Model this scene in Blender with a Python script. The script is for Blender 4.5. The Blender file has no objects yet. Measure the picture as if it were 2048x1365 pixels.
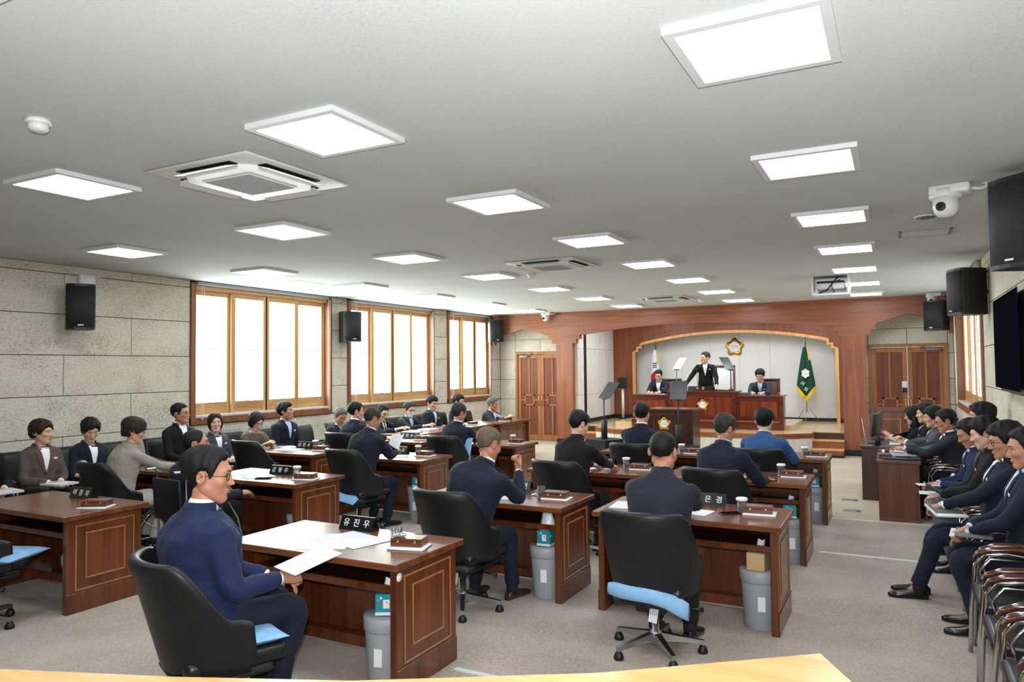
import bpy, bmesh, math, random
import numpy as np
from mathutils import Vector, Matrix, Euler, Quaternion
from mathutils.bvhtree import BVHTree
PI = math.pi
rnd = random.Random(7)
scene = bpy.context.scene
COL = scene.collection

# ---------------------------------------------------------------- camera, world, exposure
YAW, PITCH, ROLL = math.radians(27.758), math.radians(2.1216), math.radians(-0.5695)
CAMZ = 1.8436
def make_camera():
    cy, sy, cp, sp = math.cos(YAW), math.sin(YAW), math.cos(PITCH), math.sin(PITCH)
    fwd = Vector((-sy*cp, cy*cp, sp)); right = Vector((cy, sy, 0)); up = right.cross(fwd)
    c, s = math.cos(ROLL), math.sin(ROLL)
    r2 = right*c + up*s; u2 = up*c - right*s
    M = Matrix((r2, u2, -fwd)).transposed().to_4x4(); M.translation = (0, 0, CAMZ)
    cam = bpy.data.cameras.new('camera'); cam.sensor_width = 36; cam.lens = 25.672; cam.clip_start = .05
    o = bpy.data.objects.new('camera', cam); COL.objects.link(o); o.matrix_world = M
    scene.camera = o
make_camera()
vs = scene.view_settings
vs.view_transform = 'Standard'; vs.look = 'None'; vs.gamma = 1; vs.use_curve_mapping = False
vs.exposure = 0.54
w = bpy.data.worlds.new('world'); scene.world = w; w.use_nodes = True
w.node_tree.nodes['Background'].inputs[0].default_value = (.75, .85, 1, 1)
w.node_tree.nodes['Background'].inputs[1].default_value = 1.0
cy_ = scene.cycles; cy_.max_bounces = 4; cy_.diffuse_bounces = 2; cy_.glossy_bounces = 2; cy_.transmission_bounces = 5; cy_.transparent_max_bounces = 6
cy_.caustics_reflective = False; cy_.caustics_refractive = False; cy_.sample_clamp_indirect = 6
LIGHT_PANEL = 14.0     # emission of the ceiling panels
WINDOW_GLOW = 9.0      # daylight through the paper panes
FLASH = 600            # the photographer's flash, tilted up towards the ceiling
def camera_flash():
    l = bpy.data.lights.new('camera_flash', 'SPOT'); l.energy = FLASH; l.spot_size = math.radians(150); l.spot_blend = 1; l.shadow_soft_size = .06
    l.color = (.93, .97, 1)
    o = bpy.data.objects.new('camera_flash', l); COL.objects.link(o); o.location = (.05, -.1, 2.02)
    o.rotation_euler = (math.radians(180-66), 0, math.radians(27.8))
camera_flash()

# ---------------------------------------------------------------- materials
def lin(c):
    return tuple(((x/255)/12.92 if x/255 <= .04045 else ((x/255+.055)/1.055)**2.4) for x in c)+(1,)
MATS = {}
def newmat(name):
    m = bpy.data.materials.new(name); m.use_nodes = True; MATS[name] = m
    nt = m.node_tree; return m, nt, nt.nodes['Principled BSDF']
def coords(nt, scale=(1, 1, 1), jitter=True):
    tc = nt.nodes.new('ShaderNodeTexCoord'); mp = nt.nodes.new('ShaderNodeMapping')
    mp.inputs['Scale'].default_value = scale
    nt.links.new(tc.outputs['Object'], mp.inputs['Vector'])
    if jitter:
        oi = nt.nodes.new('ShaderNodeObjectInfo'); mu = nt.nodes.new('ShaderNodeMath'); mu.operation = 'MULTIPLY'
        mu.inputs[1].default_value = 37.0
        nt.links.new(oi.outputs['Random'], mu.inputs[0]); nt.links.new(mu.outputs[0], mp.inputs['Location'])
    return mp.outputs[0]
def noise(nt, vec, scale, detail=4, rough=.55):
    n = nt.nodes.new('ShaderNodeTexNoise'); n.inputs['Scale'].default_value = scale
    n.inputs['Detail'].default_value = detail; n.inputs['Roughness'].default_value = rough
    nt.links.new(vec, n.inputs['Vector']); return n.outputs['Fac']
def ramp(nt, fac, stops):
    r = nt.nodes.new('ShaderNodeValToRGB'); e = r.color_ramp.elements
    while len(e) < len(stops): e.new(.5)
    for k, (p, c) in enumerate(stops):
        e[k].position = p; e[k].color = c if len(c) == 4 else lin(c)
    nt.links.new(fac, r.inputs['Fac']); return r.outputs['Color']
def bump(nt, fac, bs, strength, dist=.01):
    b = nt.nodes.new('ShaderNodeBump'); b.inputs['Strength'].default_value = strength; b.inputs['Distance'].default_value = dist
    nt.links.new(fac, b.inputs['Height']); nt.links.new(b.outputs[0], bs.inputs['Normal'])
def mat(name, col, rough=.5, metal=0, col2=None, vs_=20, bmp=None, coat=0, spec=.5, stretch=(1, 1, 1), sheen=0, trans=0, ior=1.45):
    m, nt, bs = newmat(name)
    bs.inputs['Base Color'].default_value = lin(col); bs.inputs['Roughness'].default_value = rough
    bs.inputs['Metallic'].default_value = metal; bs.inputs['Specular IOR Level'].default_value = spec
    bs.inputs['Coat Weight'].default_value = coat; bs.inputs['Coat Roughness'].default_value = .08
    bs.inputs['Sheen Weight'].default_value = sheen; bs.inputs['Transmission Weight'].default_value = trans; bs.inputs['IOR'].default_value = ior
    if col2 or bmp:
        v = coords(nt, stretch)
        if col2:
            nt.links.new(ramp(nt, noise(nt, v, vs_, 5), [(.3, col), (.7, col2)]), bs.inputs['Base Color'])
        if bmp: bump(nt, noise(nt, v, bmp[0], 3), bs, bmp[1], bmp[2] if len(bmp) > 2 else .003)
    return m
def wood(name, c1, c2, c3, axis=2, scale=1.0, rough=.35, coat=.2, spec=.5):
    m, nt, bs = newmat(name)
    sc = [22*scale]*3; sc[axis] = 1.3*scale
    v = coords(nt, sc); n1 = noise(nt, v, 1.0, 6, .6)
    sc2 = [130*scale]*3; sc2[axis] = 4*scale
    v2 = coords(nt, sc2); n2 = noise(nt, v2, 1.0, 2, .5)
    mx = nt.nodes.new('ShaderNodeMath'); mx.operation = 'MULTIPLY_ADD'; mx.inputs[1].default_value = .3
    nt.links.new(n2, mx.inputs[0]); nt.links.new(n1, mx.inputs[2])
    nt.links.new(ramp(nt, mx.outputs[0], [(.42, c1), (.62, c2), (.85, c3)]), bs.inputs['Base Color'])
    bs.inputs['Roughness'].default_value = rough; bs.inputs['Coat Weight'].default_value = coat; bs.inputs['Coat Roughness'].default_value = .1
    bs.inputs['Specular IOR Level'].default_value = spec
    bump(nt, n2, bs, .08, .002)
    return m
def emit(name, col, strength, base=(240, 240, 240)):
    m, nt, bs = newmat(name)
    bs.inputs['Base Color'].default_value = lin(base); bs.inputs['Emission Color'].default_value = lin(col)
    bs.inputs['Emission Strength'].default_value = strength
    return m
def speckle(name, base, dark, light, s1=55, s2=4, rough=.9, bmp_s=.4, stretch=(1, 1, 1), lo=.36, dist=.004):
    m, nt, bs = newmat(name)
    v = coords(nt, stretch); n1 = noise(nt, v, s1, 6, .75); n2 = noise(nt, v, s2, 4)
    mx = nt.nodes.new('ShaderNodeMath'); mx.operation = 'MULTIPLY_ADD'; mx.inputs[1].default_value = .35; 
    nt.links.new(n2, mx.inputs[0]); nt.links.new(n1, mx.inputs[2])
    nt.links.new(ramp(nt, mx.outputs[0], [(lo+.14, dark), (lo+.28, base), (lo+.5, light)]), bs.inputs['Base Color'])
    bs.inputs['Roughness'].default_value = rough; bs.inputs['Specular IOR Level'].default_value = .25
    bump(nt, n1, bs, bmp_s, dist)
    return m
speckle('stone', (204, 195, 176), (150, 141, 125), (222, 214, 198), 46, 3.0, stretch=(1, .8, 1.2))
speckle('white_stone', (214, 209, 196), (184, 178, 164), (228, 224, 214), 30, 2, stretch=(1, 2.2, .12), bmp_s=.3)
speckle('ceiling_paint', (211, 214, 214), (198, 200, 200), (219, 222, 222), 60, 1.2, rough=.95, bmp_s=.12, lo=.33)
speckle('carpet', (171, 158, 145), (143, 131, 120), (195, 183, 170), 95, 1.6, rough=1, bmp_s=.5)
speckle('carpet_light', (182, 169, 149), (158, 146, 128), (198, 186, 166), 95, 1.6, rough=1, bmp_s=.4)
wood('desk_wood', (62, 29, 11), (90, 43, 18), (110, 58, 27), 2, .6, .3, .35)
wood('desk_top', (76, 38, 20), (102, 56, 31), (124, 74, 44), 0, .6, .27, .15, .4)
wood('desk_panel', (70, 32, 10), (102, 48, 17), (124, 66, 28), 2, .35, .28, .35)
wood('moulding_wood', (128, 80, 44), (150, 98, 58), (168, 116, 72), 2, 1, .3, .3)
wood('dark_wood', (38, 18, 11), (54, 26, 16), (70, 36, 22), 2, .6, .3, .3)
wood('dais_wood', (62, 18, 9), (92, 32, 17), (114, 46, 25), 0, .5, .25, .4)
wood('dais_panel', (80, 28, 10), (114, 46, 19), (134, 64, 28), 2, .4, .25, .4)
wood('veneer_h', (116, 61, 34), (138, 76, 45), (155, 92, 58), 0, .55, .42, .08)
wood('veneer_v', (118, 63, 36), (140, 78, 47), (157, 94, 60), 2, .55, .42, .08)
wood('veneer_back', (112, 58, 30), (132, 70, 38), (150, 86, 50), 2, .55, .4, .1)
wood('frame_wood', (170, 120, 70), (192, 144, 90), (206, 162, 110), 2, .6, .45, .05)
wood('frame_wood_h', (166, 116, 68), (188, 140, 88), (204, 160, 108), 1, .6, .45, .05)
wood('trim_wood', (106, 59, 33), (128, 76, 46), (142, 92, 60), 2, .6, .45, .05)
wood('gold_wood', (206, 142, 72), (224, 162, 92), (234, 180, 112), 2, .6, .4, .1)
wood('door_panel', (98, 48, 26), (120, 62, 35), (136, 77, 47), 2, .6, .6, .0)
wood('door_frame_wood', (142, 88, 48), (164, 106, 62), (178, 122, 76), 2, .6, .6, .0)
wood('stage_wood', (188, 152, 104), (206, 174, 128), (218, 190, 148), 0, .4, .2, .3)
wood('ledge_wood', (190, 140, 72), (208, 160, 90), (220, 178, 110), 0, .5, .35, .2)
wood('box_wood', (70, 36, 25), (94, 50, 35), (112, 64, 46), 0, 1.2, .3, .3)
wood('arm_wood', (46, 19, 10), (70, 31, 16), (94, 46, 25), 0, 1, .15, .6)
mat('leather', (17, 19, 19), .42, col2=(24, 26, 26), vs_=6, bmp=(260, .12), spec=.45)
mat('leather_seat', (20, 21, 23), .34, bmp=(160, .1), spec=.5)
mat('black_plastic', (18, 18, 19), .45)
mat('black_matte', (12, 12, 13), .75)
mat('grille', (26, 28, 31), .6, bmp=(420, .9, .004))
mat('chrome', (205, 205, 205), .12, metal=1)
mat('aluminium', (176, 178, 180), .3, metal=1)
mat('white_paint', (226, 228, 230), .45)
mat('white_plastic', (228, 230, 228), .35)
mat('grey_plastic', (152, 156, 160), .42, bmp=(200, .04))
mat('grey_metal', (120, 122, 124), .4, metal=.6)
mat('paper', (224, 225, 227), .8)
mat('white_wall', (228, 226, 220), .7, col2=(223, 221, 214), vs_=3)
mat('black_base', (22, 23, 26), .4)
mat('gold', (214, 172, 74), .22, metal=1, bmp=(60, .2))
mat('silver_white', (224, 224, 222), .4)
mat('steel_strip', (214, 216, 216), .4)
mat('marble', (214, 214, 212), .35, col2=(190, 190, 190), vs_=30)
mat('blind_grey', (150, 156, 158), .6)
mat('cord', (236, 232, 222), .6)
mat('tv_screen', (15, 16, 24), .7, spec=.0)
mat('tv_frame', (86, 82, 88), .3, metal=.5)
mat('prompter_dark', (52, 56, 60), .25, spec=.6)
mat('prompter_glass', (196, 204, 220), .1, spec=.8)
mat('text_white', (236, 238, 236), .5)
mat('text_gold', (212, 186, 96), .5)
mat('text_grey', (150, 152, 152), .5); mat('print_grey', (188, 190, 194), .7)
mat('plate_black', (10, 13, 14), .22, spec=.6)
mat('teal', (20, 138, 150), .45)
mat('kraft', (188, 154, 110), .8, col2=(196, 164, 122), vs_=8)
mat('red_print', (208, 60, 66), .5)
mat('orange_print', (226, 150, 60), .5)
mat('violet_print', (150, 130, 196), .5)
mat('tissue', (238, 240, 242), .9)
mat('plastic_bag', (214, 218, 222), .3)
mat('cushion_blue', (126, 172, 214), .9, col2=(142, 186, 224), vs_=14, bmp=(120, .2))
mat('glasswork', (250, 252, 252), .04, trans=.92, ior=1.35, spec=.6)
mat('water', (244, 248, 250), .02, trans=1, ior=1.33)
mat('phone', (16, 18, 22), .15, spec=.6)
mat('navy_cover', (36, 44, 74), .5)
mat('grey_cover', (96, 94, 92), .6)
mat('flag_green', (8, 66, 42), .75, bmp=(80, .15))
mat('flag_white', (232, 232, 236), .75)
mat('flag_red', (196, 24, 44), .75)
mat('flag_blue', (30, 44, 110), .75)
mat('fringe', (236, 190, 40), .7, bmp=(200, .5))
mat('dais_chair', (96, 66, 50), .5)
mat('led_green', (90, 220, 140), .4)
emit('panel_light', (238, 246, 255), LIGHT_PANEL)
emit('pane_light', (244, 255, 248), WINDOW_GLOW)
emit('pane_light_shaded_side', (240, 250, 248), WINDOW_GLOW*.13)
MATS_EM = ('panel_light', 'pane_light', 'pane_light_shaded_side')
for k in MATS_EM: MATS[k].cycles.emission_sampling = 'FRONT'
emit('lattice', (250, 255, 250), .4, (150, 150, 140)).cycles.emission_sampling = 'NONE'  # weak emission on the bars imitates daylight glowing through paper over them

# ---------------------------------------------------------------- mesh building
class MB:
    def __init__(s): s.v = []; s.f = []; s.m = []; s.s = []
    def add(s, vs, fs, mi=0, smooth=False, M=None):
        b = len(s.v)
        s.v += [tuple(M @ Vector(p)) for p in vs] if M is not None else [tuple(p) for p in vs]
        s.f += [tuple(i+b for i in f) for f in fs]; s.m += [mi]*len(fs); s.s += [smooth]*len(fs)
        return s
    def box(s, x0, y0, z0, x1, y1, z1, mi=0, M=None):
        x0, x1 = sorted((x0, x1)); y0, y1 = sorted((y0, y1)); z0, z1 = sorted((z0, z1))
        vs = [(x, y, z) for z in (z0, z1) for y in (y0, y1) for x in (x0, x1)]
        return s.add(vs, [(0, 2, 3, 1), (4, 5, 7, 6), (0, 1, 5, 4), (2, 6, 7, 3), (0, 4, 6, 2), (1, 3, 7, 5)], mi, False, M)
    def rbox(s, x0, y0, z0, x1, y1, z1, r=.01, seg=2, mi=0, M=None, smooth=True):
        bm = bmesh.new(); bmesh.ops.create_cube(bm, size=1)
        for v in bm.verts:
            v.co = ((x0+x1)/2+v.co.x*abs(x1-x0), (y0+y1)/2+v.co.y*abs(y1-y0), (z0+z1)/2+v.co.z*abs(z1-z0))
        bmesh.ops.bevel(bm, geom=list(bm.edges), offset=r, segments=seg, profile=.5, affect='EDGES')
        bm.verts.index_update()
        s.add([v.co.copy() for v in bm.verts], [[v.index for v in f.verts] for f in bm.faces], mi, smooth, M); bm.free()
        return s
    def prism(s, poly, a, b, axis='y', mi=0, M=None, smooth=False):
        n = len(poly)
        def P(u, v, t): return {'x': (t, u, v), 'y': (u, t, v), 'z': (u, v, t)}[axis]
        vs = [P(u, v, a) for u, v in poly]+[P(u, v, b) for u, v in poly]
        s.add(vs, [tuple(range(n)), tuple(range(2*n-1, n-1, -1))], mi, False, M)
        b0 = len(s.v)-2*n
        for i in range(n):
            j = (i+1) % n; s.f.append((b0+i, b0+n+i, b0+n+j, b0+j)); s.m.append(mi); s.s.append(smooth)
        return s
    def loft(s, rings, mi=0, smooth=True, cap=True, M=None, closed=True):
        n = len(rings[0]); vs = [tuple(p) for r in rings for p in r]; fs = []
        for k in range(len(rings)-1):
            for i in range(n if closed else n-1):
                j = (i+1) % n; fs.append((k*n+i, k*n+j, (k+1)*n+j, (k+1)*n+i))
        if cap and closed: fs += [tuple(range(n-1, -1, -1)), tuple(range((len(rings)-1)*n, len(rings)*n))]
        return s.add(vs, fs, mi, smooth, M)
    def tube(s, pts, r, n=8, mi=0, M=None, cap=True, smooth=True, flat=None):
        pts = [Vector(p) for p in pts]; rs = r if isinstance(r, (list, tuple)) else [r]*len(pts)
        rings = []; prev = None
        for i, p in enumerate(pts):
            t = (pts[min(i+1, len(pts)-1)]-pts[max(i-1, 0)]).normalized()
            if prev is None:
                a = Vector((0, 0, 1)) if abs(t.z) < .9 else Vector((1, 0, 0)); u = t.cross(a).normalized()
            else: u = (prev-t*prev.dot(t)).normalized()
            prev = u; v = t.cross(u)
            ra, rb = rs[i] if isinstance(rs[i], (tuple, list)) else (rs[i], rs[i])
            rings.append([p+u*math.cos(2*PI*k/n)*ra+v*math.sin(2*PI*k/n)*rb for k in range(n)])
        return s.loft(rings, mi, smooth, cap, M)
    def lathe(s, prof, n=20, mi=0, M=None, smooth=True):
        rings = [[(r*math.cos(2*PI*k/n), r*math.sin(2*PI*k/n), z) for k in range(n)] for r, z in prof]
        return s.loft(rings, mi, smooth, True, M)
    def ball(s, c, r, n=12, m=8, mi=0, M=None):
        r = r if isinstance(r, (tuple, list)) else (r, r, r)
        rings = [[(c[0]+r[0]*math.sin(PI*(j+.02)/(m+.04))*math.cos(2*PI*k/n), c[1]+r[1]*math.sin(PI*(j+.02)/(m+.04))*math.sin(2*PI*k/n), c[2]-r[2]*math.cos(PI*(j+.02)/(m+.04))) for k in range(n)] for j in range(m+1)]
        return s.loft(rings, mi, True, True, M)
    def mesh(s, name, mats):
        me = bpy.data.meshes.new(name); me.from_pydata(s.v, [], s.f)
        for k in (mats if isinstance(mats, (list, tuple)) else [mats]): me.materials.append(MATS[k] if isinstance(k, str) else k)
        me.polygons.foreach_set('material_index', s.m); me.polygons.foreach_set('use_smooth', s.s); me.update()
        return me
    def build(s, name, mats, parent=None, loc=None, rz=0, M=None):
        return link(name, s.mesh(name, mats), parent, loc, rz, M)
def link(name, me, parent=None, loc=None, rz=0, M=None):
    o = bpy.data.objects.new(name, me); COL.objects.link(o); o.parent = parent
    if M is not None: o.matrix_local = M
    else:
        if loc is not None: o.location = loc
        o.rotation_euler = (0, 0, rz)
    return o
def tag(o, label, cat, group=None):
    o['label'] = label; o['category'] = cat
    if group: o['group'] = group
    return o
def struct(o, label=None):
    o['kind'] = 'structure'
    if label: o['label'] = label
    return o
def empty(name, loc=(0, 0, 0), rz=0, label=None, cat=None, group=None):
    o = bpy.data.objects.new(name, None); COL.objects.link(o); o.location = loc; o.rotation_euler = (0, 0, rz); o.empty_display_size = .1
    if label: tag(o, label, cat, group)
    return o
def dup(o, loc=None, rz=None, label=None, parent=None, group=None):
    c = o.copy(); COL.objects.link(c); c.parent = parent
    if loc is not None: c.location = loc
    if rz is not None: c.rotation_euler = (0, 0, rz)
    if label: c['label'] = label
    if group: c['group'] = group
    for ch in o.children: dup(ch, parent=c)
    return c
def T(x=0, y=0, z=0): return Matrix.Translation((x, y, z))
def RX(a): return Matrix.Rotation(a, 4, 'X')
def RY(a): return Matrix.Rotation(a, 4, 'Y')
def RZ(a): return Matrix.Rotation(a, 4, 'Z')
TMP = bpy.data.scenes.new('workshop'); TVL = TMP.view_layers[0]
def text_mesh(txt, size, M, depth=.0015, align='CENTER'):
    cu = bpy.data.curves.new('text', 'FONT'); cu.body = txt; cu.size = size; cu.extrude = depth; cu.align_x = align; cu.align_y = 'CENTER'
    o = bpy.data.objects.new('text', cu); TMP.collection.objects.link(o)
    TVL.update(); me = bpy.data.meshes.new_from_object(o.evaluated_get(TVL.depsgraph))
    bpy.data.objects.remove(o); bpy.data.curves.remove(cu)
    me.transform(M); return me
def lettering(txt, size, M, m, parent, depth=.0015, name='lettering'):
    me = text_mesh(txt, size, M, depth); me.materials.clear(); me.materials.append(MATS[m])
    return link(name, me, parent)
# ---------------------------------------------------------------- room shell
XL, XR, YB, YF, H = -9.2, 1.0, -2.0, 16.3, 3.19
o = struct(MB().box(XL-.3, YB-.3, -.1, XR+.3, 9.62, 0, 0).box(XL-.3, 9.62, -.1, XR+.3, 19.8, 0, 1).build('floor', ['carpet', 'carpet_light']), 'grey beige carpet, paler in front of the stage')
struct(MB().box(XL-.3, YB-.3, H, XR+.3, 19.8, H+.1).build('ceiling', 'ceiling_paint'), 'pale grey speckled ceiling')
struct(MB().box(XL-.3, YB-.3, 0, XR+.3, YB, H).build('wall_back', 'stone'))
for k, (x0, x1, y) in enumerate([(-9.1, .9, 9.62), (-.72, .62, 7.84), (-2.45, -.9, 3.86)]):
    struct(MB().box(x0, y-.02, 0, x1, y+.02, .004).build('trim_%d' % (k+1), 'steel_strip'), 'thin metal joint strip across the carpet')

ZR = [0.02, .53, 1.04, 1.55, 2.06, 2.57, 3.08, 3.19]
def panels(parent, mapf, u0, u1, zlo, zhi, off=0.0, L=1.82, m='stone', t=.04):
    for r in range(len(ZR)-1):
        a, b = max(ZR[r], zlo), min(ZR[r+1], zhi)
        if b-a < .03: continue
        start = off+(L/2 if r % 2 else 0)
        js = [u0]+[start+L*k for k in range(-12, 14) if u0+.06 < start+L*k < u1-.06]+[u1]
        for p, q in zip(js[:-1], js[1:]):
            g = .004
            x0, y0, x1, y1 = mapf(p+g, q-g)
            o = MB().rbox(x0, y0, a+g, x1, y1, b-g, .004, 1, smooth=False).build('stone_panel', m, parent)
WINS = [(7.3, 10.33, 4), (10.78, 13.7, 4), (14.25, 16.28, 3)]
WZ0, WZ1 = 1.05, 3.16
# left wall
b = MB()
b.box(XL-.3, YB, 0, XL-.045, 19.6, WZ0); b.box(XL-.3, YB, WZ0, XL-.045, WINS[0][0], H)
b.box(XL-.3, WINS[0][1], WZ0, XL-.045, WINS[1][0], H); b.box(XL-.3, WINS[1][1], WZ0, XL-.045, WINS[2][0], H); b.box(XL-.3, WINS[2][1], WZ0, XL-.045, 19.6, H)
for a, c, n in WINS: b.box(XL-.3, a, WZ1, XL-.045, c, H)
wl = struct(b.build('wall_left', 'black_matte'), 'left wall of speckled stone slabs with dark joints')
ml = lambda p, q: (XL-.045, p, XL, q)
panels(wl, ml, YB, WINS[0][0], 0, H, 6.37)
for a, c in ((WINS[0][0], WINS[2][1]),): panels(wl, ml, a, c, 0, WZ0, 6.37)
for a, c in ((WINS[0][1], WINS[1][0]), (WINS[1][1], WINS[2][0]), (WINS[2][1], 16.8)): panels(wl, ml, a, c, WZ0, H, 6.37+.9)
panels(wl, ml, WINS[2][1], 16.8, 0, WZ0, 6.37)
# right wall with one window
RW = (11.15, 15.6)
b = MB(); b.box(XR+.045, YB, 0, XR+.3, 19.6, WZ0); b.box(XR+.045, YB, WZ0, XR+.3, RW[0], H); b.box(XR+.045, RW[1], WZ0, XR+.3, 19.6, H); b.box(XR+.045, RW[0], WZ1, XR+.3, RW[1], H)
wr = struct(b.build('wall_right', 'black_matte'), 'right wall of pale stone slabs')
mr = lambda p, q: (XR, p, XR+.045, q)
panels(wr, mr, YB, RW[0], 0, H, 8.2); panels(wr, mr, RW[0], RW[1], 0, WZ0, 8.2); panels(wr, mr, RW[1], 16.8, WZ0, H, 8.2); panels(wr, mr, RW[1], 16.8, 0, WZ0, 8.2)

# windows: trim frame, marble sill, sliding sashes with paper panes and fine lattice
def lattice(w, h, M):
    m = MB(); t = .005
    def hl(z, a, c): m.box(a, -.002, z-t, c, .004, z+t)
    def vl(x, a, c): m.box(x-t, -.002, a, x+t, .004, c)
    W = w; u = W/6
    for base, sgn in ((0, 1), (h, -1)):
        Z = lambda q: base+sgn*q
        def V(x, a, c): vl(x, min(Z(a), Z(c)), max(Z(a), Z(c)))
        V(2*u, 0, .2); V(3*u, 0, .2); V(4*u, 0, .2)
        hl(Z(.1), u, 5*u); V(u, .1, .2); V(5*u, .1, .2); hl(Z(.2), 0, 2*u); hl(Z(.2), 4*u, W)
        hl(Z(.42), 0, W); hl(Z(.62), 0, 2*u); hl(Z(.62), 4*u, W); hl(Z(.72), u, 5*u); hl(Z(.82), u, 5*u)
        V(u, .2, .72); V(5*u, .2, .72); V(3*u, .62, .82)
    hl(h/2, 0, W); 
    vl(u, .82, h-.82); vl(5*u, .82, h-.82); hl(h/2-.1, 0, 2*u); hl(h/2+.1, 4*u, W)
    return m
def window(k, xw, y0, y1, n, sg, label):
    # sg: +1 room lies towards +x (left wall); -1 for the right wall
    X = lambda d: xw+sg*d
    root = empty('window_%d' % k, (0, 0, 0)); struct(root, label)
    f = MB(); fw = .085
    for a, c in ((y0, y0+fw), (y1-fw, y1)): f.rbox(X(-.2), a, WZ0, X(.03), c, WZ1, .004, 1, smooth=False)
    f.rbox(X(-.2), y0, WZ0, X(.035), y1, WZ0+.1, .004, 1, smooth=False)
    f.build('outer_frame', 'trim_wood', root)
    MB().rbox(X(-.2), y0+fw, WZ0+.1, X(.03), y1-fw, WZ0+.135, .004, 1, smooth=False).build('sill', 'marble', root)
    ia, ib = y0+fw, y1-fw; z0, z1 = WZ0+.135, WZ1
    f = MB(); f.box(X(-.2), ia, z1-.09, X(-.02), ib, z1); f.box(X(-.2), ia, z0, X(-.14), ib, z0+.02)
    f.build('head_rail', 'frame_wood_h', root)
    sw = (ib-ia)/n+.02
    for i in range(n):
        d = -.06 if i in (1, 2) else -.1
        a = ia+(ib-ia-sw)*i/(n-1); c = a+sw; st, br, tr = .08, .18, .1
        s = MB(); x0, x1 = X(d-.018), X(d+.018)
        s.box(x0, a, z0, x1, a+st, z1-.07); s.box(x0, c-st, z0, x1, c, z1-.07)
        sash = s.build('sash', 'frame_wood', root)
        s = MB(); s.box(x0, a+st, z0, x1, c-st, z0+br); s.box(x0, a+st, z1-.07-tr, x1, c-st, z1-.07)
        s.build('sash_rail', 'frame_wood_h', sash)
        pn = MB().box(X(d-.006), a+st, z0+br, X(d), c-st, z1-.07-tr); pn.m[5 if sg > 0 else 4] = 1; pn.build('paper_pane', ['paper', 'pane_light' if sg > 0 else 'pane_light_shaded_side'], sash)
        m = lattice(c-a-2*st, z1-.07-tr-z0-br, None)
        M = T(X(d+.004), a+st if sg > 0 else c-st, z0+br) @ RZ(PI/2*sg)
        me = m.mesh('lattice', 'lattice'); me.transform(M); link('lattice', me, sash)
    # roller blind cassette and cord loop
    MB().rbox(X(-.02), y0+fw+.02, WZ1-.025, X(.05), y1-fw-.02, H-.005, .01, 2).build('blind_cassette', 'blind_grey', root)
    for yy in (y0+.16, y1-.13):
        m = MB(); m.tube([(X(.06), yy, WZ1-.04), (X(.05), yy, 1.15), (X(.05), yy+.02, 1.12), (X(.05), yy+.04, 1.15), (X(.06), yy+.04, WZ1-.04)], .004, 6)
        m.build('blind_cord', 'cord', root)
    return root
window(1, XL, *WINS[0], 1, 'nearest left window of four bright paper sliding sashes')
window(2, XL, *WINS[1], 1, 'middle left window of four bright paper sliding sashes')
window(3, XL, *WINS[2], 1, 'far left window beside the wooden arch')
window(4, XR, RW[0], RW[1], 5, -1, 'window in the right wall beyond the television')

# wooden front arch wall
def arc(cx, half, top, drop, x0, x1, n=24):
    return [(x0+(x1-x0)*i/n, top-drop*(((x0+(x1-x0)*i/n)-cx)/half)**2) for i in range(n+1)]
low = [(XL, 2.43), (-9.1, 2.43), (-9.1, 2.53), (-9.0, 2.53), (-9.0, 2.62), (-8.28, 2.82), (-7.56, 2.63), (-7.56, 2.53), (-7.47, 2.53), (-7.47, 2.43), (-6.83, 2.43), (-6.83, 2.53), (-6.74, 2.53), (-6.74, 2.63)]
low += arc(-3.94, 2.79, 2.82, .2, -6.74, -1.15)[1:]
low += [(-1.15, 2.53), (-1.05, 2.53), (-1.05, 2.43), (-.45, 2.43), (-.45, 2.54), (-.35, 2.54), (-.35, 2.66), (.22, 2.85), (.8, 2.66), (.8, 2.54), (.9, 2.54), (.9, 2.43), (XR, 2.43)]
wf = struct(MB().prism([(XL, H)]+low+[(XR, H)], YF, YF+.14, 'y').build('wall_front', 'veneer_h'), 'reddish wood arch wall with stepped corbels in front of the stage')
for x0, x1 in ((-7.36, -6.93), (-.98, -.55)):
    p = MB().box(x0, YF+.001, .12, x1, YF+.139, 2.43).build('post', 'veneer_v', wf)
    MB().box(x0-.006, YF-.006, 0, x1+.006, YF+.14, .12).build('post_base', 'black_base', p)
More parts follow.
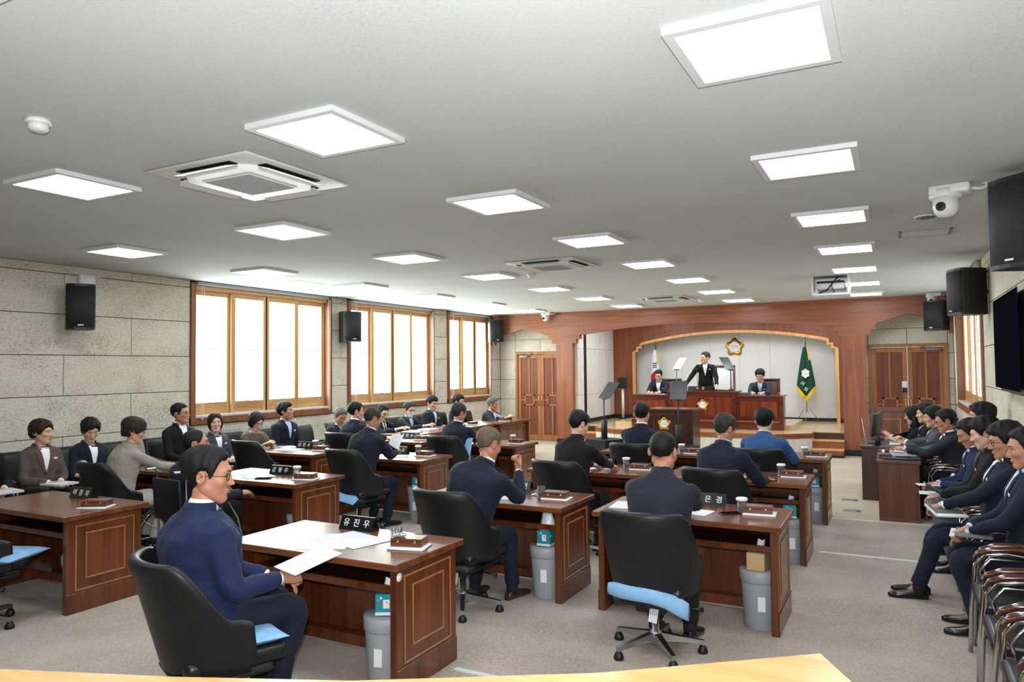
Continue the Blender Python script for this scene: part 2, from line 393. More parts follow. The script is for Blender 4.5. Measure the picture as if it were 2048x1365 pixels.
# recesses with doors left and right of the stage
YD = 16.8
for k, (x0, x1, dx0, lab) in enumerate([(XL, -6.9, -8.74, 'wooden double door left of the stage'), (-.95, XR, -.52, 'wooden double door right of the stage')]):
    dx1 = dx0+1.42; dz = 2.25
    b = MB(); b.box(x0-.05, YD+.045, 0, dx0, YD+.2, H); b.box(dx1, YD+.045, 0, x1+.05, YD+.2, H); b.box(dx0, YD+.045, dz, dx1, YD+.2, H)
    wv = struct(b.build('wall_recess_%s' % ('left', 'right')[k], 'black_matte'))
    mf = lambda p, q: (p, YD, q, YD+.045)
    panels(wv, mf, x0, dx0, 0, H, x0-.9); panels(wv, mf, dx1, x1, 0, H, x0-.9); panels(wv, mf, dx0, dx1, dz, H, (dx0+dx1)/2, 1.9)
    d = empty('door_%d' % (k+1), (dx0, YD, 0)); struct(d, lab)
    f = MB(); f.box(0, -.03, 0, .06, .1, dz); f.box(1.36, -.03, 0, 1.42, .1, dz); f.box(.06, -.03, dz-.06, 1.36, .1, dz)
    f.build('door_frame', 'door_frame_wood', d)
    for s in (0, 1):
        X0 = .06+.65*s; W = .645
        leaf = MB().box(X0, .03, .01, X0+W, .06, dz-.065).build('door_leaf', 'door_panel', d)
        m = MB()
        def bar(a, z0, c, z1): m.rbox(X0+a, .012, z0, X0+c, .032, z1, .003, 1, smooth=False)
        zt = dz-.065; cz = 1.02; q = .145
        bar(0, .01, .085, zt); bar(W-.085, .01, W, zt); bar(.085, .01, W-.085, .14); bar(.085, zt-.1, W-.085, zt)
        c = W/2
        bar(c-.02, cz+q, c+.02, zt-.1); bar(c-.02, .14, c+.02, cz-q)
        bar(c-q, cz-q, c-q+.04, cz+q); bar(c+q-.04, cz-q, c+q, cz+q); bar(c-q, cz+q-.04, c+q, cz+q); bar(c-q, cz-q, c+q, cz-q+.04)
        bar(.085, cz-.02, c-q, cz+.02); bar(c+q, cz-.02, W-.085, cz+.02)
        m.build('lattice_bars', 'door_frame_wood', leaf)
        hx = X0+(W-.045 if s == 0 else .045)
        MB().tube([(hx, .012, 1.16), (hx, -.03, 1.14), (hx, -.035, 1.0), (hx, -.03, .9), (hx, .012, .88)], .011, 8).build('door_handle', 'gold', leaf)
    m = MB().rbox(.12, -.07, 2.11, .38, -.03, 2.16, .008); m.tube([(.36, -.05, 2.17), (.5, -.05, 2.2)], .01, 6)
    me = m.mesh('door_closer', 'grey_metal')
    if k: me.transform(T(1.42) @ Matrix.Scale(-1, 4, (1, 0, 0))); me.flip_normals()
    link('door_closer', me, d)
    if k:
        l = MB().rbox(.6, -.04, 1.28, .7, .012, 1.5, .01).build('door_lock', 'silver_white', d)
        MB().rbox(.605, -.046, 1.28, .695, -.036, 1.37, .004).build('keypad', 'black_plastic', l)
# stage: side walls, back arch, back wall
SH = .46
b = MB(); b.box(-7.0, YF+.14, 0, -6.9, 19.05, H)
ws = struct(b.build('wall_stage_left', 'white_stone'))
zz = [(SH+.1, 1.16), (1.165, 2.3), (2.305, H)]
for i, (a, c) in enumerate(zz):
    ys = [YF+.15, 17.3, 19.0] if i % 2 else [YF+.15, 17.9, 19.0]
    for p, q in zip(ys[:-1], ys[1:]): MB().rbox(-6.9, p+.003, a, -6.86, q-.003, c, .003, 1, smooth=False).build('stone_panel', 'white_stone', ws)
MB().box(-6.9, YF+.15, SH, -6.85, 19.0, SH+.1).build('baseboard', 'black_base', ws)
struct(MB().box(-.98, YF+.14, 0, -.9, 19.05, H).build('wall_stage_right', 'white_wall'))
op = [(-6.24, SH), (-6.24, 2.24), (-6.15, 2.24), (-6.15, 2.33), (-6.05, 2.33), (-6.05, 2.42)]+arc(-3.76, 2.3, 2.68, .26, -6.05, -1.47)+[(-1.47, 2.33), (-1.38, 2.33), (-1.38, 2.24), (-1.29, 2.24), (-1.29, SH)]
wa = struct(MB().prism([(-6.9, SH), (-6.9, H)]+[(-.95, H), (-.95, SH)]+op[::-1], 19.0, 19.12, 'y').build('wall_alcove', 'veneer_back'), 'inner wooden arch around the white back wall')
def offs(poly, d):
    out = []
    for i, p in enumerate(poly):
        a = Vector(poly[max(i-1, 0)]); c = Vector(poly[min(i+1, len(poly)-1)]); t = (c-a).normalized(); n = Vector((-t.y, t.x))
        out.append((p[0]+n.x*d, p[1]+n.y*d))
    return out
for d0, d1, y, mt, nm in ((0, .075, 18.965, 'gold_wood', 'arch_trim'), (.09, .115, 18.985, 'trim_wood', 'arch_bead'), (.2, .22, 18.985, 'trim_wood', 'arch_bead')):
    cv = op if nm == 'arch_trim' else [(-6.24, SH), (-6.24, 2.2), (-6.2, 2.3), (-6.05, 2.42)]+arc(-3.76, 2.3, 2.68, .26, -6.05, -1.47)[1:]+[(-1.33, 2.3), (-1.29, 2.2), (-1.29, SH)]
    MB().prism(offs(cv, d0)+offs(cv, d1)[::-1], y, 19.0, 'y').build(nm, mt, wa)
for x0, x1 in ((-6.9, -6.24), (-1.29, -.95)): MB().box(x0, 18.98, SH, x1, 19.0, SH+.1).build('baseboard', 'black_base', wa)
wb = struct(MB().box(-6.9, 19.5, 0, -.9, 19.6, H).build('wall_stage_back', 'white_wall'), 'white back wall behind the rostrum')
for i in range(8):
    MB().box(-6.6+.75*i+.003, 19.49, SH+.08, -6.6+.75*(i+1)-.003, 19.5, H-.02).build('wall_panel', 'white_wall', wb)
MB().box(-6.6, 19.475, SH, -.95, 19.49, SH+.08).build('baseboard', 'black_base', wb)
# stage platform
poly = [(-6.22, 16.42), (-6.22, 16.0), (-5.6, 15.5), (-2.2, 15.5), (-1.58, 16.0), (-1.58, 16.42)]
full = [(-6.9, 19.5), (-6.9, 16.42)]+poly+[(-.96, 16.42), (-.96, 19.5)]
st = struct(MB().prism(full, 0, SH-.02, 'z').build('stage', 'dark_wood'), 'raised stage with a pale wood floor')
MB().prism(full, SH-.02, SH, 'z').build('stage_floor', 'stage_wood', st)
def facing(parent):
    for (xa, ya), (xb, yb) in zip(poly[:-1], poly[1:]):
        L = math.hypot(xb-xa, yb-ya); a = math.atan2(yb-ya, xb-xa); M = T(xa, ya, 0) @ RZ(a)
        MB().box(-.01, -.03, SH-.1, L+.01, 0, SH-.001).build('nosing', 'veneer_h', parent, M=M)
        MB().box(0, -.012, 0, L, 0, .06).build('baseboard', 'black_base', parent, M=M)
        n = max(1, round(L/.6))
        for i in range(n): MB().box(L*i/n+.003, -.018, .06, L*(i+1)/n-.003, 0, SH-.1).build('facing_panel', 'white_stone', parent, M=M)
facing(st)
for x0, x1 in ((-1.57, -.97), (-6.9, -6.23)):
    for k, (h, y0) in enumerate(((.155, 15.82), (.31, 16.12))):
        s = MB().box(x0, y0, .05 if k == 0 else .155, x1, 16.42, h-.02).build('step', 'veneer_h', st)
        MB().box(x0, y0-.01, h-.02, x1, 16.42, h).build('tread', 'gold_wood', s)
    MB().box(x0, 15.84, 0, x1, 16.42, .05).build('step_base', 'black_base', st)
struct(MB().box(-5.95, 16.55, SH, -2.0, 18.6, SH+.1).build('trim_4', 'stage_wood'), 'low wood platform under the rostrum')

# ---------------------------------------------------------------- ceiling fittings
def ceiling_light():
    r = empty('ceiling_light'); a, b_, t = .31, .268, .03
    m = MB()
    m.box(-a, -a, -t, a, -b_, 0); m.box(-a, b_, -t, a, a, 0); m.box(-a, -b_, -t, -b_, b_, 0); m.box(b_, -b_, -t, a, b_, 0)
    m.build('frame', 'white_paint', r); d_ = MB().box(-b_, -b_, -t+.003, b_, b_, -.004); d_.m[0] = 1; d_.build('diffuser', ['white_paint', 'panel_light'], r)
    return r
LX = [-.487, -2.81, -5.168, -7.544]; LY = [3.124+2.0165*k for k in range(7)]
CN = ['rightmost column', 'second column from the right', 'second column from the left', 'column along the windows']
RN = ['nearest the viewer', 'second from the viewer', 'third from the viewer', 'fourth from the viewer', 'third from the wooden arch', 'second from the wooden arch', 'closest to the wooden arch']
proto = ceiling_light(); first = True
def put(pr, loc, rz, label, cat, group=None):
    global first
    return tag(dup(pr, loc, rz), label, cat, group)
for i, x in enumerate(LX):
    for j, y in enumerate(LY):
        if i == 3 and j == 0: continue
        put(proto, (x, y, H), 0, 'square ceiling light panel in the %s, %s' % (CN[i], RN[j]), 'ceiling light', 'square light panels on the ceiling')
for i, x in enumerate(LX): # the row above and behind the viewer
    if i in (1, 2): put(proto, (x, LY[0]-2.0165, H), 0, 'square ceiling light panel above the viewer, %s one' % ('right', 'left')[i-1], 'ceiling light', 'square light panels on the ceiling')
for x, y, nm in ((-5.3, 17.8, 'left of the two seen through the arch'), (-3.6, 17.8, 'right of the two seen through the arch'), (-1.9, 17.8, 'hidden at its right end'), (-5.9, 16.9, 'behind the left arch haunch'), (-4.4, 16.9, 'behind the left arch crown'), (-3.0, 16.9, 'behind the right arch crown'), (-1.6, 16.9, 'behind the right arch haunch')):
    put(proto, (x, y, H), 0, 'square light panel over the stage, ' + nm, 'ceiling light', 'square light panels on the ceiling')
for ch in list(proto.children): bpy.data.objects.remove(ch)
bpy.data.objects.remove(proto)
def cassette(x, y, label, green=False):
    r = empty('ceiling_air_conditioner', (x, y, H), 0, label, 'air conditioner', 'four-way ceiling air conditioners')
    MB().rbox(-.48, -.48, -.018, .48, .48, 0, .012, 2).build('panel', 'white_plastic', r)
    pr = [(-.33, -.24), (-.24, -.33), (.24, -.33), (.33, -.24), (.33, .24), (.24, .33), (-.24, .33), (-.33, .24)]
    MB().prism(pr, -.05, -.015, 'z').build('body', 'white_plastic', r)
    g = MB().box(-.22, -.22, -.056, .22, .22, -.048).build('intake_grille', 'silver_white', r)
    m = MB()
    for i in range(15):
        for j in range(15): m.box(-.205+.028*i, -.205+.028*j, -.0585, -.205+.028*i+.018, -.205+.028*j+.018, -.0555)
    m.build('grille_cells', 'blind_grey', g)
    for k in range(4):
        M = RZ(PI/2*k)
        MB().box(-.25, -.405, -.024, .25, -.335, -.012, M=M).build('air_slot', 'black_matte', r)
        o = k in (2, 1)
        Mf = M @ T(0, -.345, -.03) @ RX(math.radians(14))
        MB().prism([(-.26, -.04), (-.24, -.085), (.24, -.085), (.26, -.04), (.26, -.0), (-.26, 0)], -.006, 0, 'z', M=Mf).build('louvre', 'white_plastic', r)
    if green: MB().box(.36, .36, -.021, .4, .37, -.017, M=RZ(PI/2)).build('indicator', 'led_green', r)
cassette(-3.95, 3.62, 'white four-way ceiling air conditioner nearest the viewer', True)
cassette(-3.92, 8.6, 'white four-way ceiling air conditioner in the middle of the ceiling')
cassette(-4.0, 14.1, 'white four-way ceiling air conditioner close to the wooden arch')
def detector(x, y, label):
    r = empty('smoke_detector', (x, y, H), 0, label, 'smoke detector', 'smoke detectors on the ceiling')
    MB().lathe([(.062, 0), (.064, -.02), (.056, -.026)], 20).build('base', 'white_plastic', r)
    MB().lathe([(.046, -.024), (.05, -.034), (.048, -.05), (.036, -.062), (.0, -.066)], 20).build('sensor_cap', 'white_plastic', r)
detector(-4.01, 2.23, 'round white smoke detector at the left near edge of the ceiling')
detector(-4.6, 9.35, 'small smoke detector beside the middle air conditioner')
detector(-3.45, 14.75, 'small smoke detector beside the far air conditioner')
def dome_cam(x, y, s, label, rz=0):
    r = empty('ceiling_camera', (x, y, H), rz, label, 'camera', 'white dome cameras on the ceiling'); r.scale = (s, s, s)
    MB().rbox(-.1, -.1, -.075, .17, .1, 0, .02, 3).build('mount', 'white_plastic', r)
    MB().lathe([(.11, -.03), (.112, -.08), (.1, -.1)], 24).build('collar', 'white_plastic', r)
    hd = MB().lathe([(.088, -.1), (.088, -.16), (.078, -.2), (.05, -.23), (.0, -.24)], 24).build('head', 'white_plastic', r)
    MB().lathe([(.03, 0), (.034, .012), (.026, .016), (0, .012)], 16, M=T(-.02, -.084, -.165) @ RX(PI/2+.1)).build('lens', 'black_plastic', hd)
    MB().tube([(.17, 0, -.04), (.22, .01, -.05), (.25, .04, -.04), (.26, .05, -.01), (.23, .06, -.005)], .012, 8).build('cable', 'white_plastic', r)
dome_cam(.36, 6.4, 1.0, 'large white dome camera hanging near the right loudspeakers', -.2)
dome_cam(-7.55, 16.12, .9, 'small white dome camera above the left side of the arch')
dome_cam(.62, 15.95, .9, 'white dome camera above the far right loudspeaker')
r = empty('ceiling_speaker', (.27, 7.62, H), 0, 'flat round ceiling speaker beside the large dome camera', 'ceiling speaker')
MB().lathe([(.1, 0), (.098, -.01), (.085, -.012)], 24).build('rim', 'white_plastic', r); MB().lathe([(.085, -.005), (.083, -.014), (0, -.014)], 24).build('grille', 'grey_metal', r)
def hatch(x0, y0, x1, y1, label):
    r = empty('access_hatch', ((x0+x1)/2, (y0+y1)/2, H), 0, label, 'hatch')
    a, b_ = (x1-x0)/2, (y1-y0)/2; m = MB(); t = .012
    m.box(-a, -b_, -.006, a, -b_+t, 0); m.box(-a, b_-t, -.006, a, b_, 0); m.box(-a, -b_, -.006, -a+.03, b_, 0); m.box(a-.03, -b_, -.006, a, b_, 0)
    m.build('frame', 'grey_plastic', r); MB().box(-a+.03, -b_+t, -.003, a-.03, b_-t, 0).build('lid', 'white_paint', r)
hatch(.05, 8.38, .53, 8.78, 'thin rectangular ceiling hatch behind the round ceiling speaker')
hatch(-8.4, 8.2, -7.9, 8.7, 'faint square ceiling hatch above the first window')
r = empty('projector_lift', (-.86, 12.2, H), 0, 'white lowered ceiling lift holding a projector', 'projector')
m = MB(); m.box(-.26, -.25, -.27, -.235, .25, 0); m.box(.235, -.25, -.27, .26, .25, 0); m.box(-.26, -.25, -.29, .26, .25, -.265); m.build('lift_frame', 'white_paint', r)
MB().rbox(-.2, -.2, -.2, .2, .15, -.1, .02, 2).build('projector', 'white_plastic', r)
MB().rbox(-.19, -.21, -.1, .19, .1, -.075, .006, 1).build('bracket', 'black_plastic', r)
MB().tube([(.12, -.22, -.01), (.06, -.24, -.08), (.0, -.235, -.16), (-.05, -.23, -.22), (-.16, -.22, -.255)], .011, 8).build('cable', 'black_plastic', r)
MB().tube([(.14, -.2, -.06), (.02, -.23, -.12), (.03, -.23, -.2), (.06, -.22, -.255)], .007, 8).build('cable', 'black_plastic', r)
# ---------------------------------------------------------------- desks
def rect_strip(m, x, y0, z0, y1, z1, w, t, sg):
    # a moulding frame on a face x = const
    a, c = x, x+sg*t
    m.rbox(a, y0, z0, c, y0+w, z1, .002, 1, smooth=False); m.rbox(a, y1-w, z0, c, y1, z1, .002, 1, smooth=False)
    m.rbox(a, y0+w, z0, c, y1-w, z0+w, .002, 1, smooth=False); m.rbox(a, y0+w, z1-w, c, y1-w, z1, .002, 1, smooth=False)
def make_desk():
    r = empty('council_desk')
    MB().rbox(-.68, -.36, .712, .68, .36, .752, .006, 2, smooth=False).build('desk_top', 'desk_top', r)
    for s in (-1, 1):
        x0, x1 = s*.6, s*.648
        p = MB().rbox(x0, -.31, .0, x1, .31, .712, .003, 1, smooth=False).build('side_panel', 'desk_wood', r)
        MB().rbox(s*.648, -.312, 0, s*.654, .312, .15, .002, 1, smooth=False).build('plinth', 'desk_wood', p)
        m = MB(); rect_strip(m, s*.648, -.245, .165, .245, .665, .012, .006, s); m.build('moulding', 'moulding_wood', p)
        m = MB(); rect_strip(m, s*.648, -.165, .245, .165, .6, .012, .007, s); m.build('moulding', 'moulding_wood', p)
        MB().box(s*.648, -.153, .257, s*.652, .153, .588).build('panel', 'desk_panel', p)
    f = MB().box(-.6, .22, .1, .6, .245, .712).build('modesty_panel', 'desk_wood', r)
    m = MB()
    for s in (-1, 0, 1):
        M = T(s*.4, .245, 0) @ RZ(PI/2)
        rm = MB(); rect_strip(rm, 0, -.17, .2, .17, .64, .014, .008, 1); m.add(rm.v, rm.f, 0, False, M)
    m.build('moulding', 'moulding_wood', f)
    MB().box(-.6, -.2, .552, .6, .22, .572).build('shelf', 'dark_wood', r)
    MB().rbox(-.6, -.222, .54, .6, -.2, .585, .003, 1, smooth=False).build('shelf_edge', 'desk_wood', r)
    MB().box(-.6, .14, .03, .6, .22, .1).build('foot_rail', 'desk_wood', r)
    return r
DESKS = {  # key: (x, y, rz, phrase)
 'A': (-3.17, 3.68, 0, 'the nearest desk in the foreground'),
 'L': (-6.26, 3.68, 0, 'the unattended desk at the left edge'),
 'B1': (-7.45, 5.62, 0, 'the desk of the woman in beige'),
 'M2': (-5.78, 5.58, 0, 'the desk of the man in the wheelchair'),
 'C1': (-3.01, 5.57, 0, 'the desk of the man raising his hand'),
 'D1': (-1.40, 5.58, 0, 'the nearest desk of the right block'),
 'K': (-7.36, 7.5, 0, 'the vacant desk in front of the near window'),
 'B2': (-5.69, 7.52, 0, 'the desk of the man reading a sheet'),
 'C2': (-2.90, 7.47, 0, 'the desk of the person in black'),
 'D2': (-1.43, 7.53, 0, 'the desk of the man leaning sideways'),
 'A3': (-6.95, 9.32, 0, 'the desk behind the paper-reading man'),
 'B3': (-5.4, 9.42, 0, 'the last desk of the left block'),
 'C3': (-2.78, 9.35, 0, 'the desk facing the lectern'),
 'D3': (-1.4, 9.48, 0, 'the desk of the man in the blue jacket'),
 'T1': (-7.4, 10.62, -PI/2, 'the first side desk along the windows'),
 'T2': (-7.4, 12.0, -PI/2, 'the second side desk along the windows'),
 'T3': (-7.3, 13.4, -PI/2, 'the last side desk by the left door'),
}
pd = make_desk()
for k, (x, y, rz, ph) in DESKS.items():
    tag(dup(pd, (x, y, 0), rz), ('dark walnut council desk, ' + ph.replace('the desk', 'that').replace('the ', 'the ', 1)), 'desk', 'walnut council desks')
def remove_tree(o):
    for c in list(o.children): remove_tree(c)
    bpy.data.objects.remove(o)
remove_tree(pd)
def D(k, x, y, z=.752):
    cx, cy, rz, ph = DESKS[k]; v = RZ(rz) @ Vector((x, y, 0)); return (cx+v.x, cy+v.y, z)
# white sticker on the near desk
o = MB().lathe([(.026, 0), (.026, .001), (0, .0012)], 20, M=T(.648, -.285, .665) @ RY(PI/2)).build('round_sticker', 'silver_white', loc=(-3.17, 3.68, 0))
tag(o, 'round white sticker on the corner of the nearest desk', 'sticker')

# side desks at the right wall
def side_desk(x0, y0, x1, y1, h, m, label):
    r = empty('side_desk', ((x0+x1)/2, (y0+y1)/2, 0), 0, label, 'desk', 'side desks at the right wall'); a, b = (x1-x0)/2, (y1-y0)/2
    MB().rbox(-a-.02, -b-.02, h-.035, a+.02, b+.02, h, .005, 2, smooth=False).build('desk_top', m, r)
    for s in (-1, 1): MB().rbox(-a, s*b, 0, a, s*(b-.035), h-.035, .003, 1, smooth=False).build('end_panel', m, r)
    MB().box(-a+.02, -b+.035, .06, -a+.045, b-.035, h-.035).build('modesty_panel', m, r)
    MB().box(-a+.045, -b+.035, h-.2, a-.1, b-.035, h-.18).build('shelf', 'dark_wood', r)
side_desk(-.23, 9.72, .2, 11.0, .71, 'desk_wood', 'brown desk with documents nearest along the right wall')
side_desk(-.46, 11.1, .12, 12.6, .74, 'dark_wood', 'dark desk with computer monitors at the right wall')
# low wooden lectern by the right door
r = empty('side_lectern', (-.16, 15.3, 0), 0, 'reddish wooden lectern standing by the right door', 'lectern')
MB().rbox(-.3, -.2, .0, .3, .2, .98, .006, 1, smooth=False).build('body', 'desk_panel', r)
MB().prism([(-.24, .98), (.24, .9), (.24, .98), (-.24, 1.06)], -.33, .33, 'x').build('sloping_top', 'dais_wood', r)
m = MB(); rm = MB(); rect_strip(rm, 0, -.2, .2, .2, .85, .02, .01, 1); m.add(rm.v, rm.f, 0, False, T(0, -.2, 0) @ RZ(-PI/2)); m.build('moulding', 'moulding_wood', r)
# leaning folded music stand behind the people
r = empty('folding_stand', (.66, 13.9, 0), 0, 'black folding music stand leaning near the right window', 'music stand')
MB().box(-.15, -.006, 0, .15, .006, .2, M=T(0, 0, .86) @ RY(.5) @ RX(-.5)).build('desk_plate', 'black_plastic', r)
MB().tube([(0, 0, .9), (0, .0, .3)], .012, 8).build('pole', 'black_plastic', r)
for k in range(3): MB().tube([(0, 0, .35), (.3*math.cos(k*2.09), .3*math.sin(k*2.09), .01)], .01, 6).build('leg', 'black_plastic', r)

# ---------------------------------------------------------------- chairs
def swivel_chair(r):
    m = MB(); NS, NZ = 36, 9
    def plan(s):
        a = abs(s); sg = 1 if s >= 0 else -1
        if a <= 1: return sg*math.sin(a*PI/2), -math.cos(a*PI/2)
        return sg*(1+.0*(a-1)), (a-1)*1.25
    def sm(a, b, x): t = min(1, max(0, (x-a)/(b-a))); return t*t*(3-2*t)
    def top(s): a = abs(s); return .93-.015*a*a-.28*sm(.58, 1.12, a)-.03*sm(1.15, 1.5, a)
    def low(s): a = abs(s); return .405+.0*a
    outer, inner = [], []
    for i in range(NS+1):
        s = -1.42+2.84*i/NS; cx, cy = plan(s)
        co, ci = [], []
        for k in range(NZ+1):
            t = k/NZ; z = low(s)+(top(s)-low(s))*t
            h = (z-.4)/.53
            a, b = .268+.06*h**.8, .245+.05*h; rec = -.1*h
            th = .055
            co.append((cx*a, cy*b+rec, z)); ci.append((cx*(a-th), cy*(b-th) + rec if abs(s) <= 1 else cy*b+rec-(0.0), z))
        # rounded lip
        a0, b0 = Vector(co[-1]), Vector(ci[-1]); mid = (a0+b0)/2
        co.append(tuple(a0.lerp(mid, .25)+Vector((0, 0, .018)))); ci.append(tuple(b0.lerp(mid, .25)+Vector((0, 0, .018)))); co.append(tuple(mid+Vector((0, 0, .026))))
        ci.append(co[-1])
        outer.append(co+ci[::-1][1:])
    m.loft(outer, 0, True, True)
    m.build('shell', 'leather', r)
    MB().rbox(-.235, -.2, .385, .235, .3, .475, .04, 4).build('seat', 'leather_seat', r)
    MB().rbox(-.22, -.22, .33, .22, .24, .4, .035, 3).build('seat_pan', 'black_plastic', r)
    MB().rbox(-.1, -.12, .27, .1, .14, .335, .02, 2).build('tilt_mechanism', 'black_plastic', r)
    MB().tube([(.1, .02, .3), (.26, .02, .3), (.3, .04, .295)], [.008, .008, .018], 8).build('lever', 'black_plastic', r)
    b = MB().lathe([(.026, .27), (.026, .14), (.04, .135), (.048, .06), (.03, .05)], 20).build('column', 'aluminium', r)
    for k in range(5):
        a = 2*PI*k/5+.35; M = RZ(a)
        rings = []
        for x, w_, z0, z1 in ((.03, .026, .07, .125), (.15, .022, .07, .105), (.27, .018, .062, .088), (.305, .016, .05, .082)):
            rings.append([(x, -w_, z0), (x, -w_*.8, z1), (x, w_*.8, z1), (x, w_, z0)])
        lg = MB().loft(rings, 0, False, True, M).build('leg', 'aluminium', r)
        MB().lathe([(.03, 0), (.034, .012), (.026, .034), (.014, .052)], 14, M=M @ T(.295, 0, 0)).build('glide', 'black_plastic', lg)
    return r
def card(r, x, y, z):
    c = MB().box(-.028, -.001, -.1, .028, .001, 0, M=T(x, y, z) @ RX(-.15) @ RY(.12)).build('hang_tag', 'paper', r)
    m = MB()
    for i in range(3):
        for j in range(4): m.box(-.022+.012*j, -.0018, -.03-.012*i, -.014+.012*j, -.001, -.022-.012*i, M=T(x, y, z) @ RX(-.15) @ RY(.12))
    m.build('tag_print', 'text_grey', c)
pc = swivel_chair(empty('swivel_chair'))
CH = {  # key: x, y, rz, label
 'A': (-3.09, 2.61, -.42, 'black swivel armchair of the man in the foreground'),
 'L': (-5.98, 2.9, .1, 'empty black swivel chair cut off by the left edge'),
 'B1': (-7.28, 4.95, -.1, 'black swivel chair behind the woman in beige'),
 'C1': (-3.02, 4.86, -.12, 'black swivel chair of the man raising his hand'),
 'D1': (-1.43, 4.86, -.04, 'black swivel chair showing its full chrome base in front'),
 'K': (-7.42, 7.0, -.15, 'empty black swivel chair at the vacant desk'),
 'B2': (-5.66, 6.86, -.12, 'black swivel chair behind the man reading a sheet'),
 'C2': (-2.95, 6.84, -.05, 'black swivel chair of the person in black'),
 'D2': (-1.45, 6.88, -.05, 'black swivel chair of the man leaning sideways'),
 'A3': (-7.15, 8.72, 0, 'black swivel chair half hidden behind the paper-reading man'),
 'B3': (-5.5, 8.72, -.05, 'black swivel chair in the last row of the left block'),
 'C3': (-2.78, 8.72, 0, 'black swivel chair of the man facing the lectern'),
 'D3': (-1.42, 8.8, 0, 'black swivel chair of the man in the blue jacket'),
}
CHAIR = {}
for k, (x, y, rz, lab) in CH.items():
    c = tag(dup(pc, (x, y, 0), rz), lab, 'chair', 'black swivel armchairs at the council desks'); CHAIR[k] = c
    if k in ('A', 'C1', 'D1'): card(c, .05 if k != 'D1' else .04, -.14, .33)
remove_tree(pc)
def visitor_chair(r):
    for s in (-1, 1):
        pts = [(s*.27, .26, 0), (s*.27, .245, .3), (s*.27, .22, .56), (s*.27, .17, .625), (s*.27, .05, .64), (s*.27, -.12, .625), (s*.27, -.22, .56), (s*.26, -.25, .45)]
        MB().tube(pts, .0135, 10).build('arm_frame', 'chrome', r)
        MB().tube([(s*.235, .16, .42), (s*.25, .2, .52), (s*.262, .14, .6), (s*.262, -.05, .605)], .009, 8).build('arm_brace', 'chrome', r)
        MB().tube([(s*.25, -.3, 0), (s*.25, -.26, .3), (s*.235, -.24, .45)], .0135, 10).build('rear_leg', 'chrome', r)
        rings = []
        for y, z, w_, h in ((.24, .585, .012, .012), (.215, .625, .024, .018), (.13, .66, .028, .02), (0, .672, .028, .02), (-.14, .662, .026, .018), (-.21, .64, .018, .014)):
            rings.append([(s*.27+w_*math.cos(a), y, z+h*math.sin(a)) for a in [2*PI*k/12 for k in range(12)]])
        MB().loft(rings).build('armrest', 'arm_wood', r)
    MB().rbox(-.24, -.24, .385, .24, .25, .465, .035, 4).build('seat', 'leather_seat', r)
    m = MB(); rings = []
    for z, y, t in ((.46, -.22, .03), (.52, -.235, .04), (.62, -.25, .034), (.74, -.275, .034), (.84, -.3, .036), (.9, -.325, .045), (.935, -.35, .035), (.94, -.37, .012)):
        ring = []
        for a in [2*PI*k/20 for k in range(20)]:
            c, s_ = math.cos(a), math.sin(a); ring.append((.235*math.copysign(abs(c)**.35, c), y+t*math.copysign(abs(s_)**.8, s_), z))
        rings.append(ring)
    m.loft(rings).build('backrest', 'leather', r)
    return r
pv = visitor_chair(empty('visitor_chair'))
VL = [(4.2, 'at the left edge'), (4.78, 'under the woman looking sideways'), (5.38, 'under the woman in dark short sleeves'), (6.0, 'standing empty behind the woman in beige'), (6.62, 'under the man watching the stage by the window'),
      (7.22, 'under the woman with the bob'), (7.82, 'under the woman in the brown top'), (8.44, 'under the man in the light blue shirt'), (9.1, 'standing empty below the end of the near window'), (9.72, 'under the grey-haired man bowing'),
      (10.55, 'under the man in a dark tie'), (11.35, 'under the man with the mask'), (12.15, 'under the thick-haired man at the side desks'), (12.95, 'under the man hidden in the last rows'), (13.75, 'standing empty by the far window')]
def vx(y): return -8.62 if y < 9 else (-8.42 if y < 9.5 else -8.25)
for y, t in VL: tag(dup(pv, (vx(y), y, 0), -PI/2), 'black visitor chair on the left, ' + t, 'chair', 'visitor chairs along the left wall')
VR = [(10.2, .52, 'at the documents desk'), (11.0, .48, 'of the woman in grey'), (11.75, .42, 'of the second woman at the monitors'), (12.35, .34, 'of the long-haired woman'), (8.75, .66, 'hidden behind the row of men'), (8.1, .64, 'of the bowing man'), (7.42, .66, 'of the man in black'),
      (6.7, .66, 'of the man with the ring-bound booklet'), (5.95, .66, 'of the man at the right edge'), (5.28, .63, 'standing empty beside the last man'), (4.6, .63, 'standing empty, second from the last man'), (3.92, .64, 'standing empty in the bottom right corner')]
for y, x, t in VR: tag(dup(pv, (x, y, 0), PI/2), 'black chrome-armed chair on the right, ' + t, 'chair', 'visitor chairs along the right wall')
tag(dup(pv, (-7.95, 13.5, 0), -PI/2), 'black chair under the old man at the last side desk', 'chair', 'visitor chairs along the left wall')
remove_tree(pv)
